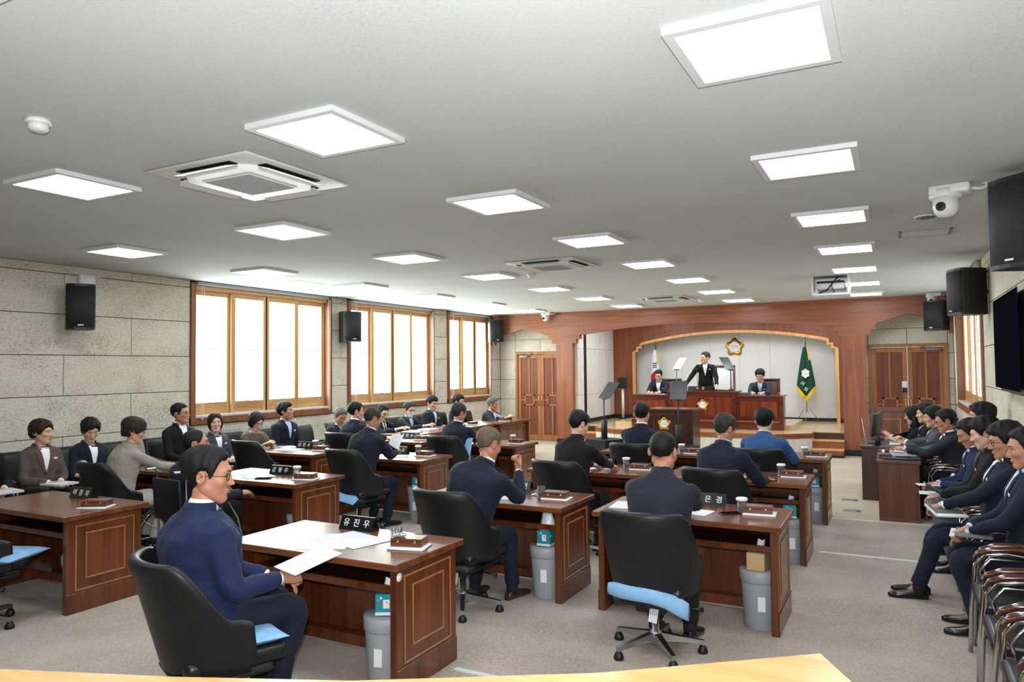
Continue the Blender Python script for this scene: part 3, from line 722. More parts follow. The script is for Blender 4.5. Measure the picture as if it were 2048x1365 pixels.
# wheelchair
r = empty('wheelchair', (-5.88, 4.72, 0), -.12, 'black folding wheelchair with push handles at the second desk row', 'wheelchair')
MB().rbox(-.22, -.2, .44, .22, .22, .49, .02, 2).build('seat', 'black_plastic', r)
MB().rbox(-.22, -.235, .5, .22, -.205, .88, .012, 2, M=RX(.06)).build('backrest', 'black_plastic', r)
for s in (-1, 1):
    wv = [( s*.29, .29*math.cos(a)-.1, .3+.29*math.sin(a)) for a in [2*PI*k/36 for k in range(37)]]
    wh = MB().tube(wv, .015, 8, cap=False).build('wheel', 'black_plastic', r)
    hr = [( s*.33, .25*math.cos(a)-.1, .3+.25*math.sin(a)) for a in [2*PI*k/36 for k in range(37)]]
    MB().tube(hr, .008, 6, cap=False).build('hand_rim', 'chrome', wh)
    m = MB()
    for k in range(10): m.tube([(s*.29, -.1, .3), (s*.29, -.1+.28*math.cos(k*PI/5), .3+.28*math.sin(k*PI/5))], .0025, 4)
    m.build('spokes', 'aluminium', wh)
    MB().lathe([(.035, -.03), (.04, 0), (.02, .03)], 14, M=T(s*.29, -.1, .3) @ RY(PI/2)).build('hub', 'silver_white', wh)
    MB().tube([(s*.23, -.21, .1), (s*.23, -.22, .9), (s*.23, -.25, .94), (s*.23, -.34, .945)], .012, 8).build('push_handle', 'chrome', r)
    MB().rbox(s*.22, -.15, .66, s*.27, .16, .69, .01, 2).build('armrest', 'black_plastic', r)
    MB().tube([(s*.24, -.2, .62), (s*.24, .18, .64), (s*.24, .3, .45), (s*.2, .42, .12)], .011, 8).build('frame_tube', 'chrome', r)
    c = [(s*.22, .3+.075*math.cos(a), .09+.075*math.sin(a)) for a in [2*PI*k/16 for k in range(17)]]
    MB().tube(c, .014, 6, cap=False).build('caster', 'black_plastic', r)
    MB().rbox(s*.04, .36, .1, s*.2, .5, .115, .004, 1).build('footplate', 'black_plastic', r)

# ---------------------------------------------------------------- things on and under the desks
def nameplate(k, txt, x, y, ph, rz=0):
    X, Y, Z = D(k, x, y); r = empty('nameplate', (X, Y, Z), DESKS[k][2]+rz, 'black nameplate reading %s on %s' % (txt, ph), 'nameplate', 'desk nameplates')
    MB().prism([(-.045, 0), (.045, 0), (.006, .09), (-.006, .09)], -.14, .14, 'x').build('stand', 'plate_black', r)
    sl = math.atan2(.09, .039)
    for s in (0, 1):
        M = RZ(PI*s) @ T(0, -.0268, .045) @ RX(sl)
        lettering('  '.join(txt), .058, M, 'text_white', r, .001)
for k, t, x, y, ph in [('A', '유진우', -.11, .28, 'the nearest desk'), ('L', '이정자', -.03, .24, 'the unattended left desk'), ('M2', '김형우', .03, .12, 'the wheelchair user\'s desk'), ('K', '김진수', 0, .24, 'the vacant desk'),
                       ('B2', '박민규', -.06, .22, 'the paper-reading man\'s desk'), ('C1', '김상현', -.02, .27, 'the desk of the man raising his hand'), ('D1', '박은경', .06, .27, 'the nearest right desk'), ('C2', '이숙자', -.03, .27, 'the desk of the person in black'),
                       ('D2', '정상민', .03, .27, 'the desk of the man leaning sideways'), ('A3', '장민수', .1, .15, 'the desk behind the paper-reading man')]:
    nameplate(k, t, x, y, ph)
def cup(loc, label, lid=True):
    r = empty('glass_cup', loc, rnd.random()*6, label, 'glass', 'glass cups with lids on the desks')
    n = 24; rings = []
    for i, (rr, z) in enumerate([(.03, 0), (.033, .004), (.034, .03), (.0345, .055), (.036, .08), (.037, .096)]):
        rings.append([((rr+(.0014 if (k+i) % 2 else -.0014)*(0 < i < 5))*math.cos(2*PI*k/n), (rr+(.0014 if (k+i) % 2 else -.0014)*(0 < i < 5))*math.sin(2*PI*k/n), z) for k in range(n)])
    for rr, z in [(.0335, .096), (.031, .05), (.029, .012), (.004, .01)]: rings.append([(rr*math.cos(2*PI*k/n), rr*math.sin(2*PI*k/n), z) for k in range(n)])
    MB().loft(rings, 0, False).build('glass', 'glasswork', r)
    MB().lathe([(.028, .0125), (.0295, .045), (0, .046)], 20).build('water', 'water', r)
    if lid:
        n = 28; MB().loft([[((rr+.001*(k % 2))*math.cos(2*PI*k/n), (rr+.001*(k % 2))*math.sin(2*PI*k/n), z) for k in range(n)] for rr, z in [(.038, .094), (.042, .1), (.042, .112), (.034, .118), (.003, .12)]]).build('lid', 'silver_white', r)
for k, x, y, ph, lid in [('A', .37, .06, 'on the nearest desk', False), ('M2', .36, .0, 'on the wheelchair user\'s desk', True), ('K', .2, .22, 'on the vacant desk', True), ('B2', .26, .2, 'on the paper-reading man\'s desk', True), ('C1', .34, .0, 'on the hand-raising man\'s desk', False),
                    ('D1', .36, .02, 'on the nearest right desk', True), ('C2', .3, .08, 'on the desk of the person in black', True), ('D2', .39, .14, 'on the sideways-leaning man\'s desk', True), ('C3', .36, -.2, 'on the desk facing the lectern', True), ('D3', .4, -.1, 'on the blue-jacket man\'s desk', True),
                    ('A3', .3, .12, 'beside the name sign behind the paper-reading man', True), ('B3', .42, .05, 'on the last left-block desk', True), ('T3', -.1, .14, 'on the last side desk', True), ('T2', .35, .1, 'on the second side desk', True)]:
    cup(D(k, x, y), 'cut glass cup %s %s' % ('with a white lid' if lid else 'without its lid', ph), lid)
o = MB().lathe([(.006, .02), (.012, .016), (.038, .012), (.042, .004), (.036, 0), (0, 0)], 26).build('cup_lid', 'glasswork', loc=D('A', .44, .0, .818)); tag(o, 'clear glass cup lid lying on the wooden box in the foreground', 'lid')
o = MB().lathe([(.006, .02), (.012, .016), (.038, .012), (.042, .004), (.036, 0), (0, 0)], 26).build('cup_lid', 'glasswork', loc=D('C1', .25, .09, .753)); tag(o, 'clear glass lid beside the cup of the hand-raising man', 'lid')
def wooden_box(k, x, y, rz, ph):
    X, Y, Z = D(k, x, y); R = DESKS[k][2]+rz
    p = MB().rbox(-.115, -.085, 0, .115, .085, .011, .003, 1).build('paper_pad', 'paper', loc=(X+.012, Y-.014, Z), rz=R); tag(p, 'white paper pad under the wooden box on ' + ph, 'paper', 'white pads under the boxes')
    b = empty('wooden_box', (X, Y, Z+.0115), R, 'flat reddish wooden box on %s' % ph, 'box', 'wooden boxes on the desks')
    MB().rbox(-.1, -.06, 0, .1, .06, .03, .002, 1, smooth=False).build('body', 'box_wood', b)
    MB().rbox(-.1, -.06, .0315, .1, .06, .05, .003, 1, smooth=False).build('lid', 'box_wood', b)
    for s in (-.055, .055): MB().rbox(s-.009, -.0625, .023, s+.009, -.06, .037, .001, 1).build('clasp', 'gold', b)
for k, x, y, rz, ph in [('A', .49, .03, .25, 'the nearest desk'), ('L', .5, .02, .5, 'the unattended left desk'), ('M2', .52, -.04, .3, 'the wheelchair user\'s desk'), ('K', .4, .12, .2, 'the vacant desk'), ('B2', .42, .12, .15, 'the paper-reading man\'s desk'), ('C1', .47, .02, .1, 'the hand-raising man\'s desk'), ('D1', .47, .06, .08, 'the nearest right desk'),
                     ('C2', .46, .08, .1, 'the desk of the person in black'), ('D2', .5, .1, .05, 'the sideways-leaning man\'s desk'), ('D3', .52, -.05, 0, 'the blue-jacket man\'s desk'), ('C3', .5, -.16, .1, 'the desk facing the lectern'), ('A3', .42, .04, .1, 'the desk behind the paper-reading man'), ('B3', .5, .0, .1, 'the last left-block desk'), ('T3', .1, .1, 0, 'the last side desk'), ('T2', -.2, .1, 0, 'the second side desk')]:
    wooden_box(k, x, y, rz, ph)
def sheet(M, w_, h, label, name='paper_sheet', lines=True, thick=.0012, cat='paper', m='paper', cover=None):
    r = MB().box(-w_/2, -h/2, 0, w_/2, h/2, thick).build(name, m, M=M); tag(r, label, cat)
    if lines:
        l = MB(); q = random.Random(len(label)*7+int(w_*1000))
        for i in range(int(h/.016)-3):
            if q.random() < .25: continue
            y = h/2-.03-i*.016; l.box(-w_/2+.02, y, thick, w_/2-.02-q.random()*w_*.4, y+.003, thick+.0003)
        l.build('print_lines', 'print_grey', r)
    return r
def paper(k, x, y, rz, label, w_=.21, h=.297, z=.0, **kw):
    X, Y, Z = D(k, x, y); return sheet(T(X, Y, Z+z+.0004) @ RZ(DESKS[k][2]+rz), w_, h, label, **kw)
paper('A', -.06, -.08, .5, 'printed sheet spread at the left of the nearest desk', .297, .42)
paper('A', .06, .02, -.25, 'large printed sheet overlapping on the nearest desk', .42, .297, .0016)
paper('M2', -.28, .0, .3, 'white sheets in front of the man in the wheelchair', .42, .3)
paper('M2', -.05, -.12, 1.2, 'white sheet beside the name sign of the wheelchair user', .3, .21, .0016)
paper('K', -.1, .02, .1, 'white sheet lying on the vacant desk', .36, .26)
paper('B2', .1, -.02, .2, 'white sheet on the paper-reading man\'s desk', .3, .21)
paper('A3', .2, -.12, .2, 'white sheet on the desk behind the paper-reading man', .3, .21)
paper('D1', .0, -.06, -.15, 'printed sheets right of the man at the nearest right desk', .3, .22)
paper('D1', -.52, -.02, .1, 'white sheet left of the man at the nearest right desk', .21, .297)
paper('C1', .0, -.12, .3, 'white sheet under the elbow of the hand-raising man', .3, .21)
paper('C2', .02, .0, .5, 'white sheet under the hand of the person in black', .24, .2)
paper('D2', -.05, -.05, .3, 'white sheet on the sideways-leaning man\'s desk', .24, .2)
paper('D3', .1, -.05, 0, 'wide white sheet on the blue-jacket man\'s desk', .4, .25)
paper('B1', .1, .02, .3, 'white booklet in front of the woman in beige', .3, .21, thick=.012)
paper('K', -.28, .2, -.4, 'open white booklet at the far side of the vacant desk', .26, .2, thick=.01)
for k, x, y, rz, ph in [('T1', -.2, 0, 0, 'first side desk, near end'), ('T1', .3, .02, .1, 'first side desk, far end'), ('T2', .2, .0, 0, 'second side desk')]:
    paper(k, x, y, rz, 'thick stack of white documents on the '+ph, .3, .25, thick=.03, name='document_stack')
def phone(loc, rz, label):
    r = MB().rbox(-.038, -.078, 0, .038, .078, .009, .004, 2).build('smartphone', 'phone', loc=loc, rz=rz); tag(r, label, 'phone')
    MB().rbox(-.035, -.074, .009, .035, .074, .0098, .0003, 1).build('screen', 'tv_screen', r)
phone(D('D1', .28, -.03), -.9, 'black smartphone beside the cup on the nearest right desk')
phone(D('M2', .1, -.2), -1.1, 'dark smartphone near the edge of the wheelchair user\'s desk')
o = MB().tube([(-.06, 0, .006), (.05, 0, .006), (.065, 0, .006)], [.005, .005, .002], 8).build('pen', 'dark_wood', loc=D('C1', .14, -.1), rz=.9); tag(o, 'dark pen lying near the hand-raising man\'s cup', 'pen')
def bin_(k, x, y, ph, tissue, sticker=True):
    X, Y, _ = D(k, x, y, 0); r = empty('waste_bin', (X, Y, 0), .3, 'light grey waste bin under ' + ph, 'waste bin', 'grey waste bins under the desks')
    MB().lathe([(.105, 0), (.108, .006), (.128, .33), (.128, .335), (.122, .335), (.1, .02), (0, .02)], 28).build('body', 'grey_plastic', r)
    MB().lathe([(.131, .325), (.135, .33), (.137, .4), (.13, .41), (.03, .4), (0, .4)], 28).build('lid', 'grey_plastic', r)
    if sticker: MB().box(-.02, -.128, .14, .03, -.117, .24, M=RZ(-.1)).build('label_sticker', 'paper', r)
    if not tissue: return
    kind, rz = tissue; b = empty('tissue_box', (X, Y, .411), rz, '%s tissue box on the waste bin under %s' % (kind, ph), 'tissue box', 'tissue boxes on the bins')
    s = .058 if kind == 'teal' else .062; L = .058 if kind == 'teal' else .1; hh = .12
    MB().rbox(-s, -L, 0, s, L, hh, .003, 1, smooth=False).build('carton', 'teal' if kind == 'teal' else 'kraft', b)
    if kind == 'teal':
        MB().box(-s-.0008, -L-.0008, 0, s+.0008, L+.0008, .018).build('white_band', 'paper', b)
        q = random.Random(3); g = {'red_print': MB(), 'orange_print': MB(), 'violet_print': MB(), 'paper': MB()}
        for f in range(4):
            for i in range(5):
                mm = list(g)[(i+f) % 4]; u, z, rr = q.uniform(-.045, .045), q.uniform(.03, .1), q.uniform(.005, .011)
                g[mm].lathe([(rr, 0), (rr, .0008), (0, .0008)], 8, M=RZ(PI/2*f) @ T(u, -s-.0002, z) @ RX(PI/2))
        for mm in g: g[mm].build('print_dots', mm, b)
        MB().box(-.012, -s-.001, .04, .025, -s, .09).build('print_patch', 'paper', b)
    else: MB().box(-.02, -L+.03, hh, .02, L-.03, hh+.001).build('slot', 'grey_plastic', b)
    rings = []; q = random.Random(int(X*100))
    for i in range(6):
        t = i/5; rings.append([(.03*(1-.5*t)*math.cos(a)+.012*t*math.sin(3*a)+.02*t, .018*(1+.3*t)*math.sin(a)*(1-.4*t), hh+.002+t*.075+.012*math.cos(2*a+i)*t) for a in [2*PI*j/14 for j in range(14)]])
    MB().loft(rings).build('tissue', 'tissue', b)
for k, x, y, ph, ti in [('A', .47, -.17, 'the nearest desk', ('teal', .5)), ('D1', .5, -.14, 'the nearest right desk', ('kraft', -.1)), ('C1', .46, -.16, 'the hand-raising man\'s desk', ('teal', .0)), ('D2', .5, -.16, 'the sideways-leaning man\'s desk', ('teal', .1)), ('D3', .5, -.12, 'the blue-jacket man\'s desk', ('teal', 0)),
                     ('B2', .47, -.1, 'the paper-reading man\'s desk', ('teal', .2)), ('M2', .46, -.05, 'the wheelchair user\'s desk', ('teal', .2)), ('L', .49, -.1, 'the unattended left desk', None)]:
    bin_(k, x, y, ph, ti)
o = MB(); rings = []
for i in range(6):
    t = i/5; rings.append([(.075*(1-.45*t)*math.cos(a)*(1+.15*math.sin(4*a+i)), .06*(1-.5*t)*math.sin(a)*(1+.15*math.cos(3*a)), .0+t*.14) for a in [2*PI*j/18 for j in range(18)]])
o = o.loft(rings).build('plastic_bag', 'plastic_bag', loc=D('C1', .47, -.15, .533)); tag(o, 'crumpled clear plastic bag on the tissue box of the hand-raising man', 'plastic bag')
# ---------------------------------------------------------------- rostrum, lectern, flags
def emblem(parent, M, R, ring='gold', name='emblem', txt='의회'):
    m = MB(); n = 100; rings = []
    def rr(a):
        k = ((a/(2*PI)*5) % 1)-.5; return R*(.88+.12*math.cos(5*a))*(1+.022*math.cos(a*30))
    for f, h in ((1, -.004), (1, .004), (.9, .02), (.8, .03), (.66, .02), (.6, .012)):
        rings.append([(math.sin(a)*rr(a)*f, math.cos(a)*rr(a)*f, h*R*3+(.012*R*3*(1 if math.cos(a*30) > 0 else -.6) if .62 < f < .95 else 0)) for a in [2*PI*k/n for k in range(n)]])
    m.loft(rings, 0, False, True, M); e = m.build(name, ring, parent)
    MB().lathe([(.6*R, .01*R), (.58*R, .055*R), (.52*R, .07*R), (0, .07*R)], 32, M=M).build('medallion', 'silver_white', e if parent is None or parent.parent is None else parent)
    if txt: lettering(txt, R*.42, M @ T(0, 0, .075*R), 'text_grey', e if parent is None or parent.parent is None else parent, .001*R*4)
    return e
r = empty('wall_emblem', (-3.72, 19.47, 2.33), 0, 'gold five-petal council emblem on the white back wall', 'emblem')
emblem(r, RX(PI/2), .245, name='rosette')
r = empty('rostrum', (0, 16.42, SH), 0, 'long reddish wooden rostrum of three sections on the stage', 'rostrum')
for x0, x1, h, y0, nm in ((-5.5, -4.63, .74, .04, 'left_section'), (-4.63, -3.14, .83, 0, 'middle_section'), (-3.14, -2.19, .74, .04, 'right_section')):
    s = MB().rbox(x0, y0, 0, x1, .6, h-.03, .004, 1, smooth=False).build(nm, 'dais_wood', r)
    MB().rbox(x0-.03, y0-.04, h-.035, x1+.03, .64, h, .006, 2, smooth=False).build('top', 'dais_wood', s)
    MB().rbox(x0-.015, y0-.02, 0, x1+.015, .3, .16, .004, 1, smooth=False).build('plinth', 'dais_wood', s)
    MB().rbox(x0-.01, y0-.012, .16, x1+.01, .3, .185, .004, 1, smooth=False).build('plinth_moulding', 'moulding_wood', s)
    npan = 2 if nm == 'middle_section' else 1
    for i in range(npan):
        a, c = x0+.06+(x1-x0-.06)*i/npan, x0+(x1-x0)*(i+1)/npan-.06
        m = MB(); rm = MB(); rect_strip(rm, 0, a, .25, c, h-.1, .025, .014, 1); m.add(rm.v, rm.f, 0, False, T(0, y0, 0) @ RZ(-PI/2) @ Matrix.Scale(1, 4))
        mm = m.mesh('moulding', 'dais_wood'); mm.transform(T(0, 0, 0)); 
        # RZ(-90) maps the strip's y to x
        link('moulding', mm, s)
        MB().rbox(a+.03, y0-.008, .28, c-.03, y0, h-.13, .003, 1, smooth=False).build('panel', 'dais_panel', s)
    if nm == 'middle_section': emblem(s, T(-3.85, -.01, .52) @ RX(PI/2), .13, name='rosette')
MB().box(-2.3, -.03, .0, -2.21, .03, .7, M=T(.06, .02, 0)).build('corner_post', 'dais_wood', r)
def dais_chair(x, y, h, lab):
    r = empty('rostrum_chair', (x, y, SH+.1), 0, lab, 'chair', 'brown leather chairs behind the rostrum')
    tall = h > 1.2
    MB().rbox(-.23, -.25, .38, .23, .25, .48, .03, 3).build('seat', 'dais_chair', r)
    MB().rbox(-.2, .2, .48, .2, .27, h-.05, .03, 3).build('backrest', 'white_wall' if tall else 'dais_chair', r)
    m = MB()
    for s in (-1, 1): m.rbox(s*.2, .19, 0, s*.24, .28, h, .008, 1)
    m.rbox(-.24, .18, h-.05, .24, .29, h, .01, 1); m.build('wooden_frame', 'dark_wood' if not tall else 'dais_wood', r)
    for s in (-1, 1): MB().rbox(s*.2, -.25, 0, s*.24, -.2, .64, .006, 1).build('front_leg', 'dais_wood', r); MB().rbox(s*.195, -.26, .62, s*.25, .2, .66, .01, 1).build('armrest', 'dais_wood', r)
dais_chair(-4.98, 17.75, .98, 'brown leather chair behind the seated man on the left of the rostrum')
dais_chair(-3.74, 18.1, 1.3, 'tall wooden chair frame behind the standing speaker')
dais_chair(-2.66, 17.75, .98, 'brown leather chair behind the seated man on the right of the rostrum')
def prompter(loc, ph, glass, rz, tilt, pole_h, w_=.3, h=.34, box=True, m='prompter_dark', z0=0):
    r = empty('teleprompter', loc, rz, ph, 'teleprompter', 'teleprompter panels')
    if box:
        MB().rbox(-.28, -.25, 0, .28, .25, .46, .008, 1, smooth=False).build('base_box', 'black_plastic', r)
        MB().rbox(-.045, -.045, .46, .045, .045, .82, .006, 1).build('column', 'black_plastic', r)
    else: MB().lathe([(.06, 0), (.06, .02), (.02, .05)], 16).build('foot', 'black_plastic', r)
    MB().tube([(0, 0, .46 if box else .03), (0, 0, pole_h)], .012, 8).build('pole', 'black_plastic' if m == 'prompter_dark' else 'grey_metal', r)
    MB().rbox(-.07, -.012, pole_h, .07, .03, pole_h+.02, .004, 1).build('clamp', 'black_plastic', r)
    MB().rbox(-w_/2, -.004, 0, w_/2, .004, h, .003, 1, smooth=False, M=T(0, 0, pole_h+.02) @ RX(tilt)).build('reflector', m, r)
prompter((-5.05, 13.4, 0), 'dark teleprompter panel on the floor left of the lectern', 1, -.45, -.75, 1.22, .32, .42)
prompter((-3.42, 12.75, 0), 'dark square teleprompter panel in front of the lectern', 1, -.1, -.25, 1.24)
prompter((-4.52, 16.75, SH+.83), 'pale glass teleprompter panel beside the standing speaker', 1, -.45, -.75, .47, .24, .36, False, 'prompter_glass')
prompter((-3.3, 16.78, SH+.83), 'dark teleprompter panel on the rostrum right of the speaker', 1, 1.1, -.6, .45, .32, .34, False)
r = empty('lectern', (-3.65, 13.35, 0), 0, 'dark wooden lectern with a gold emblem in front of the stage', 'lectern')
MB().rbox(-.43, -.27, 0, .4, .27, 1.04, .006, 1, smooth=False).build('body', 'dark_wood', r)
MB().rbox(-.46, -.3, 1.04, .43, .3, 1.075, .006, 2, smooth=False).build('top', 'desk_wood', r)
m = MB(); rm = MB(); rect_strip(rm, 0, -.32, .1, .1, .98, .02, .012, 1); m.add(rm.v, rm.f, 0, False, T(0, -.27, 0) @ RZ(-PI/2)); m.build('moulding', 'desk_wood', r)
emblem(r, T(-.12, -.275, .8) @ RX(PI/2), .125, name='rosette')
MB().tube([(-.1, -.1, 1.075), (-.1, -.12, 1.2), (0, -.16, 1.36)], [.006, .005, .006], 8).build('gooseneck_microphone', 'black_plastic', r)
def mic(loc, rz, label):
    r = empty('gooseneck_microphone', loc, rz, label, 'microphone', 'gooseneck microphones'); MB().rbox(-.05, -.06, 0, .05, .06, .03, .01, 2).build('base', 'black_plastic', r)
    MB().tube([(0, .04, .03), (0, .04, .2), (0, .1, .36), (0, .2, .46)], .005, 8).build('gooseneck', 'black_plastic', r); MB().tube([(0, .19, .45), (0, .24, .5)], [.01, .014], 8).build('head', 'black_matte', r)
mic((-4.05, 16.8, SH+.831), .3, 'gooseneck microphone left in front of the standing speaker'); mic((-3.72, 16.8, SH+.831), -.1, 'gooseneck microphone right in front of the standing speaker')
r = empty('nameplate', (-3.92, 16.6, SH+.831), 0, 'long black nameplate with gold letters on the rostrum', 'nameplate', 'desk nameplates')
MB().prism([(-.05, 0), (.05, 0), (.006, .1), (-.006, .1)], -.3, .3, 'x').build('stand', 'plate_black', r)
lettering('의   장', .075, T(-.02, -.0295, .05) @ RX(math.atan2(.1, .044)), 'text_gold', r, .001)
sheet(T(-5.0, 16.75, SH+.741), .4, .25, 'white papers before the seated man on the left of the rostrum')
sheet(T(-2.72, 16.75, SH+.741), .3, .22, 'white papers before the seated man on the right of the rostrum')
r = MB().rbox(-.2, -.13, 0, .2, .13, .02, .006, 1).build('laptop', 'phone', loc=(-3.45, 16.75, SH+.831)); tag(r, 'closed black laptop on the rostrum beside the nameplate', 'laptop')
o = MB().rbox(-.12, -.1, 0, .12, .1, .05, .004, 1).build('document_stack', 'grey_cover', loc=(-3.0, 16.72, SH+.741)); tag(o, 'grey stack of documents between the rostrum sections', 'documents')
# flags
def flag(x, y, lab, kind):
    r = empty('flag', (x, y, SH), 0, lab, 'flag', 'standing flags behind the rostrum')
    top = 1.98
    MB().tube([(0, 0, .25), (0, 0, top)], .013, 10).build('pole', 'aluminium', r)
    MB().ball((0, 0, top+.03), (.025, .025, .04)).build('finial', 'gold', r)
    for k in range(3):
        a = 2*PI*k/3+.5; MB().tube([(0, 0, .42), (.3*math.cos(a), .3*math.sin(a), .01)], .009, 6).build('tripod_leg', 'aluminium', r)
    NU, NV = 28, 44; V = []; F = []; MI = []
    for side in (0, 1):
        for j in range(NV+1):
            v = j/NV
            for i in range(NU+1):
                u = i/NU*2-1
                if kind == 'green': hw = .04+.19*v**.8; zb = .5+.3*abs(u)-.0; z = 1.83-(1.83-zb)*v
                else: hw = .035+.13*v**.7; z = 1.83-(1.15+.06*abs(u))*v
                V.append((u*hw, .035*math.sin(u*6+v*1.5)*v+.012*math.cos(u*13)*v+(-.004 if side == 0 else .004)-.065, z))
        o_ = side*(NU+1)*(NV+1)
        for j in range(NV):
            for i in range(NU):
                q = (o_+j*(NU+1)+i, o_+(j+1)*(NU+1)+i, o_+(j+1)*(NU+1)+i+1, o_+j*(NU+1)+i+1); F.append(q if side == 0 else q[::-1])
                u, v = (i+.5)/NU*2-1, (j+.5)/NV
                if kind == 'green': MI.append(1 if v > .9 or (u > .62 and v < .3) else 0)
                else:
                    hw = .035+.13*v**.7; X, Z = u*hw, -1.15*v
                    d = math.hypot(X*1.2, Z+.78); k = 0
                    if d < .2: k = 2 if Z+.78 > .02*math.sin(X*20) else 3
                    if u > .6 and v < .32: k = 1
                    if .3 < v < .42 and u > -.75 and u < .45 and (j % 2): k = 4
                    MI.append(k)
    m = MB(); m.add(V, F, 0, True); m.m = MI
    c = m.build('cloth', ['flag_green', 'fringe'] if kind == 'green' else ['flag_white', 'fringe', 'flag_red', 'flag_blue', 'black_plastic'], r)
    if kind == 'green':
        for k in range(6):
            a = 2*PI*k/6+.5; MB().ball((.0+.062*math.cos(a), -.115, 1.18+.075*math.sin(a)), (.036, .006, .042), 12, 6).build('petal', 'flag_white', c)
        MB().ball((0, -.122, 1.18), (.038, .006, .042), 14, 6).build('flower_centre', 'silver_white', c)
        lettering('의', .11, T(-.07, -.12, .93) @ RX(PI/2) @ RZ(-.5), 'flag_white', c, .002); lettering('회', .11, T(.0, -.12, .79) @ RX(PI/2) @ RZ(-.5), 'flag_white', c, .002)
flag(-1.97, 19.15, 'dark green council flag with a white flower emblem and yellow fringe', 'green')
flag(-5.72, 19.15, 'white national flag with a red and blue circle', 'white')
r = empty('pole_speaker', (-6.48, 18.62, SH), 0, 'small black speaker on a white pole beside the inner arch', 'loudspeaker')
MB().tube([(0, 0, .02), (0, 0, .82)], .035, 14).build('pole', 'white_plastic', r); MB().lathe([(.12, 0), (.12, .015), (.03, .03)], 20).build('base', 'black_plastic', r)
MB().rbox(-.1, -.1, .82, .1, .08, 1.1, .025, 3).build('cabinet', 'grille', r)

# ---------------------------------------------------------------- wall speakers, television
def speaker(x, y, z, d, lab, w_=.37, h=.56, wall=-1, box=False):
    rz = math.atan2(d[1], d[0])+PI/2
    r = empty('wall_speaker', (x, y, z), rz, lab, 'loudspeaker', 'black loudspeakers on the walls')
    a = w_/2
    prof = [(-a, -.0), (-a*.9, -.03), (-a*.45, -.055), (0, -.062), (a*.45, -.055), (a*.9, -.03), (a, 0), (a, .06), (a*.62, .3), (-a*.62, .3), (-a, .06)]
    MB().prism(prof, -h/2, h/2, 'z').build('cabinet', 'black_plastic', r)
    fr = [[(px*.985, py-.006, zz) for px, py in prof[:7]]+[(px*.985, py+.001, zz) for px, py in prof[:7]][::-1] for zz in (-h/2+.03, h/2-.03)]
    MB().loft(fr, 0, True).build('grille', 'grille', r)
    g = MB().prism([(-.03, -h/2+.045), (.03, -h/2+.045), (.035, -h/2+.058), (-.03, -h/2+.058)], -.072, -.066, 'y').build('badge', 'silver_white', r)
    MB().tube([(0, .28, 0), (0, .4, 0)], .02, 8).build('bracket', 'black_plastic', r)
    MB().tube([(.02, .3, h*.3), (.06, .36, h*.5), (.05, .4, h*.62)], .006, 6).build('cable', 'black_plastic', r)
    return r
speaker(-8.85, 5.45, 2.65, (.86, -.5), 'black loudspeaker on the bare stone wall at the far left', .32)
speaker(-8.9, 10.58, 2.64, (.95, -.3), 'black loudspeaker between the near and middle windows')
speaker(-8.85, 16.0, 2.78, (.8, -.6), 'black loudspeaker at the left end of the wooden arch')
speaker(.74, 5.95, 2.8, (-.75, -.66), 'nearest black loudspeaker cut off by the right edge', .4, .62)
speaker(.66, 10.35, 2.71, (-.93, -.36), 'black loudspeaker in front of the right window')
speaker(.62, 15.75, 2.75, (-.62, -.78), 'black loudspeaker at the right end of the wooden arch')
r = empty('network_box', (-9.19, 5.72, 2.95), 0, 'white wireless access box with antennas above the left loudspeaker', 'network box')
MB().rbox(0, -.1, 0, .05, .1, .14, .006, 2).build('case', 'white_plastic', r)
for s in (-.06, .06): MB().tube([(.03, s, .12), (.06, s+.16, .13)], .006, 6).build('antenna', 'white_plastic', r)
r = empty('television', (.93, 8.02, 2.03), PI/2, 'large dark wall television at the right edge', 'television')
MB().rbox(-.87, .0, -.46, .87, .045, .46, .008, 2, smooth=False, M=RZ(PI) @ T(0, 0, 0)).build('frame', 'tv_frame', r)
MB().box(-.845, -.003, -.425, .845, .0, .44, M=T(0, .048, 0)).build('screen', 'tv_screen', r)
MB().box(-.3, -.08, -.2, .3, -.045, .2).build('mount', 'black_plastic', r)

# ---------------------------------------------------------------- foreground console below the camera
far = [(-3.1, .86), (-2.28, 1.19), (-1.79, 1.375), (-1.33, 1.575), (-.75, 1.92), (-.22, 2.335)]
dx, dy = .47*.5, -.88*.5
r = empty('console_counter', (0, 0, 0), 0, 'light wood counter edge across the bottom of the view', 'counter')
near = [(x+dx, y+dy) for x, y in far]
MB().prism(far+near[::-1], .965, 1.0, 'z').build('counter_top', 'ledge_wood', r)
inn = [(x+dx*.12, y+dy*.12) for x, y in far]; inn[-1] = (inn[-1][0]-.03, inn[-1][1]-.02)
MB().prism(inn+[(x+dx*.06, y+dy*.06) for x, y in inn][::-1], 0, .965, 'z').build('front_panel', 'ledge_wood', r)
p0, p1 = inn[-1], (near[-1][0]-.03, near[-1][1]-.02); L = math.hypot(p1[0]-p0[0], p1[1]-p0[1])
MB().box(0, 0, 0, L, .03, .965, M=T(p0[0], p0[1], 0) @ RZ(math.atan2(p1[1]-p0[1], p1[0]-p0[0]))).build('end_panel', 'ledge_wood', r)

